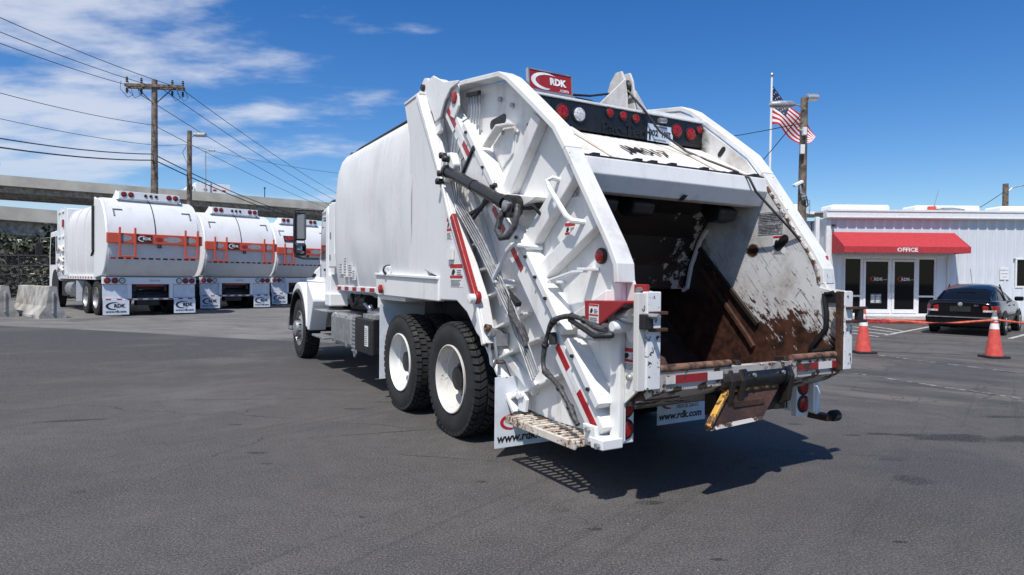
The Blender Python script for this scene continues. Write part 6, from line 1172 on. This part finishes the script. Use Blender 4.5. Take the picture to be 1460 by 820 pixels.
mb = MB(); mb.grid([[(x, y, z) for x, y, z in r_] for r_ in rows[1:5]]); mb.build('roof', 'car_black', CAR, smooth=True)
for s_ in (-1, 1):
    mb = MB()
    for i, j, wd in ((0, 2, .10), (8, 6, .06)):
        pts_ = [(s_*(g[2]+.004), g[0], g[1]) if k == 0 else (s_*(g[4]+.022), g[0], g[3]-.085) for k, g in enumerate((gst[i], gst[j]))]; mb.bar(pts_[0], pts_[1], wd, .04, (s_, 0, 0))
    mb.bar((s_*.755, .85, .93), (s_*.60, .85, 1.41), .07, .03, (s_, 0, 0)); mb.build('pillar', 'car_black', CAR)
    # lamps, mirror, wheels
    mb = MB(); mb.pz([(s_*.50, -1.045), (s_*.72, -1.02), (s_*.81, -.90), (s_*.845, -.68), (s_*.7, -.68), (s_*.5, -.9)], .63, .83); tl_ = mb.build('tail_lamp', 'lamp_red', CAR, bevel=.025)
    mb = MB(); mb.pz([(s_*.52, -1.052), (s_*.72, -1.026), (s_*.80, -.92), (s_*.7, -.9)], .66, .71); mb.build('lamp_band', 'lamp_clear', tl_)
    mb = MB(); mb.box(s_*.95-.11, s_*.95+.11, 1.72, 1.86, .93, 1.06); mb.build('door_mirror', 'car_black', CAR, bevel=.04)
    mb = MB(); mb.box(s_*.874-.006, s_*.874+.006, -.45, 2.7, .50, .535); mb.build('side_moulding', 'black_plastic', CAR)
    mb = MB(); mb.box(s_*.872-.01, s_*.872+.01, .7, .9, .80, .835); mb.box(s_*.868-.01, s_*.868+.01, 1.55, 1.75, .79, .825); mb.build('door_handle', 'car_black', CAR)
    for y in (0, 2.51):
        mb = MB(); mb.lathe([(.001, 0), (.36, 0), (.36, .012), (.001, .012)], (s_*.868, y, .33), (s_, 0, 0), 24); mb.build('wheel_arch', 'ink_black', CAR)
        mb = MB(); mb.lathe([(.21, -.10), (.30, -.10), (.315, -.06), (.315, .06), (.30, .10), (.21, .10)], (s_*.80, y, .315), (s_, 0, 0), 28, True); wh = mb.build('wheel', 'rubber', CAR, smooth=True)
        mb = MB(); mb.lathe([(.21, .05), (.205, .085), (.19, .05), (.001, .07)], (s_*.80, y, .315), (s_, 0, 0), 20)
        for k in range(6): a = R(60*k); mb.bar((s_*.885, y, .315), (s_*.885, y+.2*math.cos(a), .315+.2*math.sin(a)), .05, .02, (s_, 0, 0))
        mb.build('rim', 'aluminium', wh)
mb = MB(); mb.px([(-1.0, .26), (-1.06, .34), (-1.09, .50), (-1.03, .56), (-.9, .5), (-.9, .26)], -.82, .82); bm_ = mb.build('rear_bumper', 'car_black', CAR, bevel=.05)
mb = MB(); mb.box(-.78, .78, -1.10, -1.075, .495, .515); mb.build('bumper_trim', 'steel', bm_)
fr = Fr((0, -1.03, .74), **REAR); mb = MB(); fr.rect(mb, -.24, .24, -.085, .065, 0, .012); mb.build('licence_plate', 'dark_steel', CAR)
mb = MB(); mb.lathe([(.055, 0), (.055, .012), (.04, .016), (.001, .016)], (0, -1.035, .86), (0, -1, .1), 18); bdg = mb.build('badge', 'steel', CAR, smooth=True)
fr = Fr((.36, -1.03, .83), **REAR); fr.text('GLS', 0, 0, .06, 'steel', CAR, z=.014)
mb = MB(); mb.tube([(0.05, .25, 1.42), (.05, -.05, 1.85)], .006, 5); mb.build('antenna', 'black_plastic', CAR)
mb = MB(); mb.box(-.22, .22, -.30, -.26, 1.165, 1.185); mb.build('brake_light', 'car_black', CAR)

# ================================================================== CONES AND TAPE
def cone(loc, lab, dark=False):
    T = tag(empty('traffic_cone', loc), lab, 'traffic cone', 'traffic cones holding the tape')
    mb = MB(); mb.pz([(-.20, -.17), (-.17, -.20), (.17, -.20), (.20, -.17), (.20, .17), (.17, .20), (-.17, .20), (-.20, .17)], 0, .045); mb.build('base', 'rubber', T, bevel=.008)
    def fr_(z0, z1, mt, nm, o_=0.):
        r = lambda z: .150-(.150-.032)*(z-.045)/.86
        mb = MB(); mb.lathe([(r(z0)+o_, z0), (r(z1)+o_, z1)], (0, 0, 0), (0, 0, 1), 24); mb.build(nm, mt, T, smooth=True, angle=60)
    fr_(.045, .56, 'cone_orange', 'cone_body'); fr_(.56, .67, 'cone_white', 'white_collar', .003); fr_(.67, .71, 'cone_orange', 'orange_band'); fr_(.71, .80, 'cone_white', 'white_collar', .003); fr_(.80, .905, 'ink_grey' if dark else 'cone_orange', 'cone_tip')
    return T
cone((7.18, 13.1, 0), 'orange traffic cone with white collars and orange tip beside the rusty tailgate'); cone((9.40, 12.5, 0), 'orange traffic cone with dark tip standing in front of the black sedan', True)
mb = MB(); rr = random.Random(2)
def ribbon(p, q, s_, nm, lab, mt):
    pts_ = sag(p, q, s_, 26); mb = MB(); rows = []
    for i, c_ in enumerate(pts_):
        a = .9+.8*math.sin(i*.45+p[0]); rows.append([c_+Vector((0, math.sin(a)*.02, math.cos(a)*.02)), c_-Vector((0, math.sin(a)*.02, math.cos(a)*.02))])
    n = len(rows); mb.grid(rows); o = mb.build(nm, mt, None, smooth=True); md = o.modifiers.new('solid', 'SOLIDIFY'); md.thickness = .002
    return tag(o, lab, 'barrier tape', 'caution tapes tied to the cones')
ribbon((7.18, 13.05, .755), (9.40, 12.45, .75), .09, 'caution_tape', 'orange and white caution tape strung between the two traffic cones', 'tape_orange')
ribbon((7.20, 13.10, .70), (9.38, 12.52, .73), .07, 'caution_tape', 'red caution tape strung just below the orange one between two cones', 'kerb_red')
ribbon((9.40, 12.45, .75), (12.4, 12.3, .70), .10, 'caution_tape', 'orange caution tape running from the dark-tipped cone past the sedan', 'tape_orange')
ribbon((7.18, 13.05, .73), (3.5, 15.5, .72), .08, 'caution_tape', 'red caution tape running from the cone behind the tailgate', 'kerb_red')

# pieces that can be told apart become parts of their own
def split_islands(o):
    me = o.data; n = len(me.vertices); par = list(range(n))
    def fnd(i):
        while par[i] != i: par[i] = par[par[i]]; i = par[i]
        return i
    for e in me.edges:
        a, c_ = fnd(e.vertices[0]), fnd(e.vertices[1])
        if a != c_: par[a] = c_
    isl = {}
    for p in me.polygons: isl.setdefault(fnd(p.vertices[0]), []).append(p)
    if len(isl) < 2: return
    mods = [(m.width, m.segments) for m in o.modifiers if m.type == 'BEVEL']; first = True
    base = o.name.split('.')[0]
    for ps in isl.values():
        ids = sorted({i for p in ps for i in p.vertices}); mp = {v: k for k, v in enumerate(ids)}
        m2 = bpy.data.meshes.new(base); m2.from_pydata([me.vertices[i].co for i in ids], [], [[mp[i] for i in p.vertices] for p in ps])
        for p, q in zip(ps, m2.polygons): q.use_smooth = p.use_smooth
        m2.materials.append(me.materials[0])
        if first: first = False; o.data = m2
        else: c_ = o.copy(); c_.data = m2; COL.objects.link(c_); c_.parent = o.parent
SPLIT = {'fender_shelf', 'shelf_lip', 'blade_pivot', 'rear_flange', 'line_clamp', 'hose_clamp', 'hook_plate', 'clevis_bolts', 'guard_bar', 'plate_bolts', 'red_band', 'latch_knob', 'awning_end', 'floor_rail', 'winch_bolts', 'step_bolts', 'flap_bracket', 'pillar', 'pavement', 'box_print', 'vent_slats', 'cover_ribs', 'tank_strap', 'roof_hose', 'side_cabinet', 'interior_wall', 'cabinet_latch', 'door_window', 'side_window', 'weld_seam_', 'gutter_lip'}
for o in list(COL.objects):
    if o.type == 'MESH' and o.parent and o.name.split('.')[0] in SPLIT: split_islands(o)
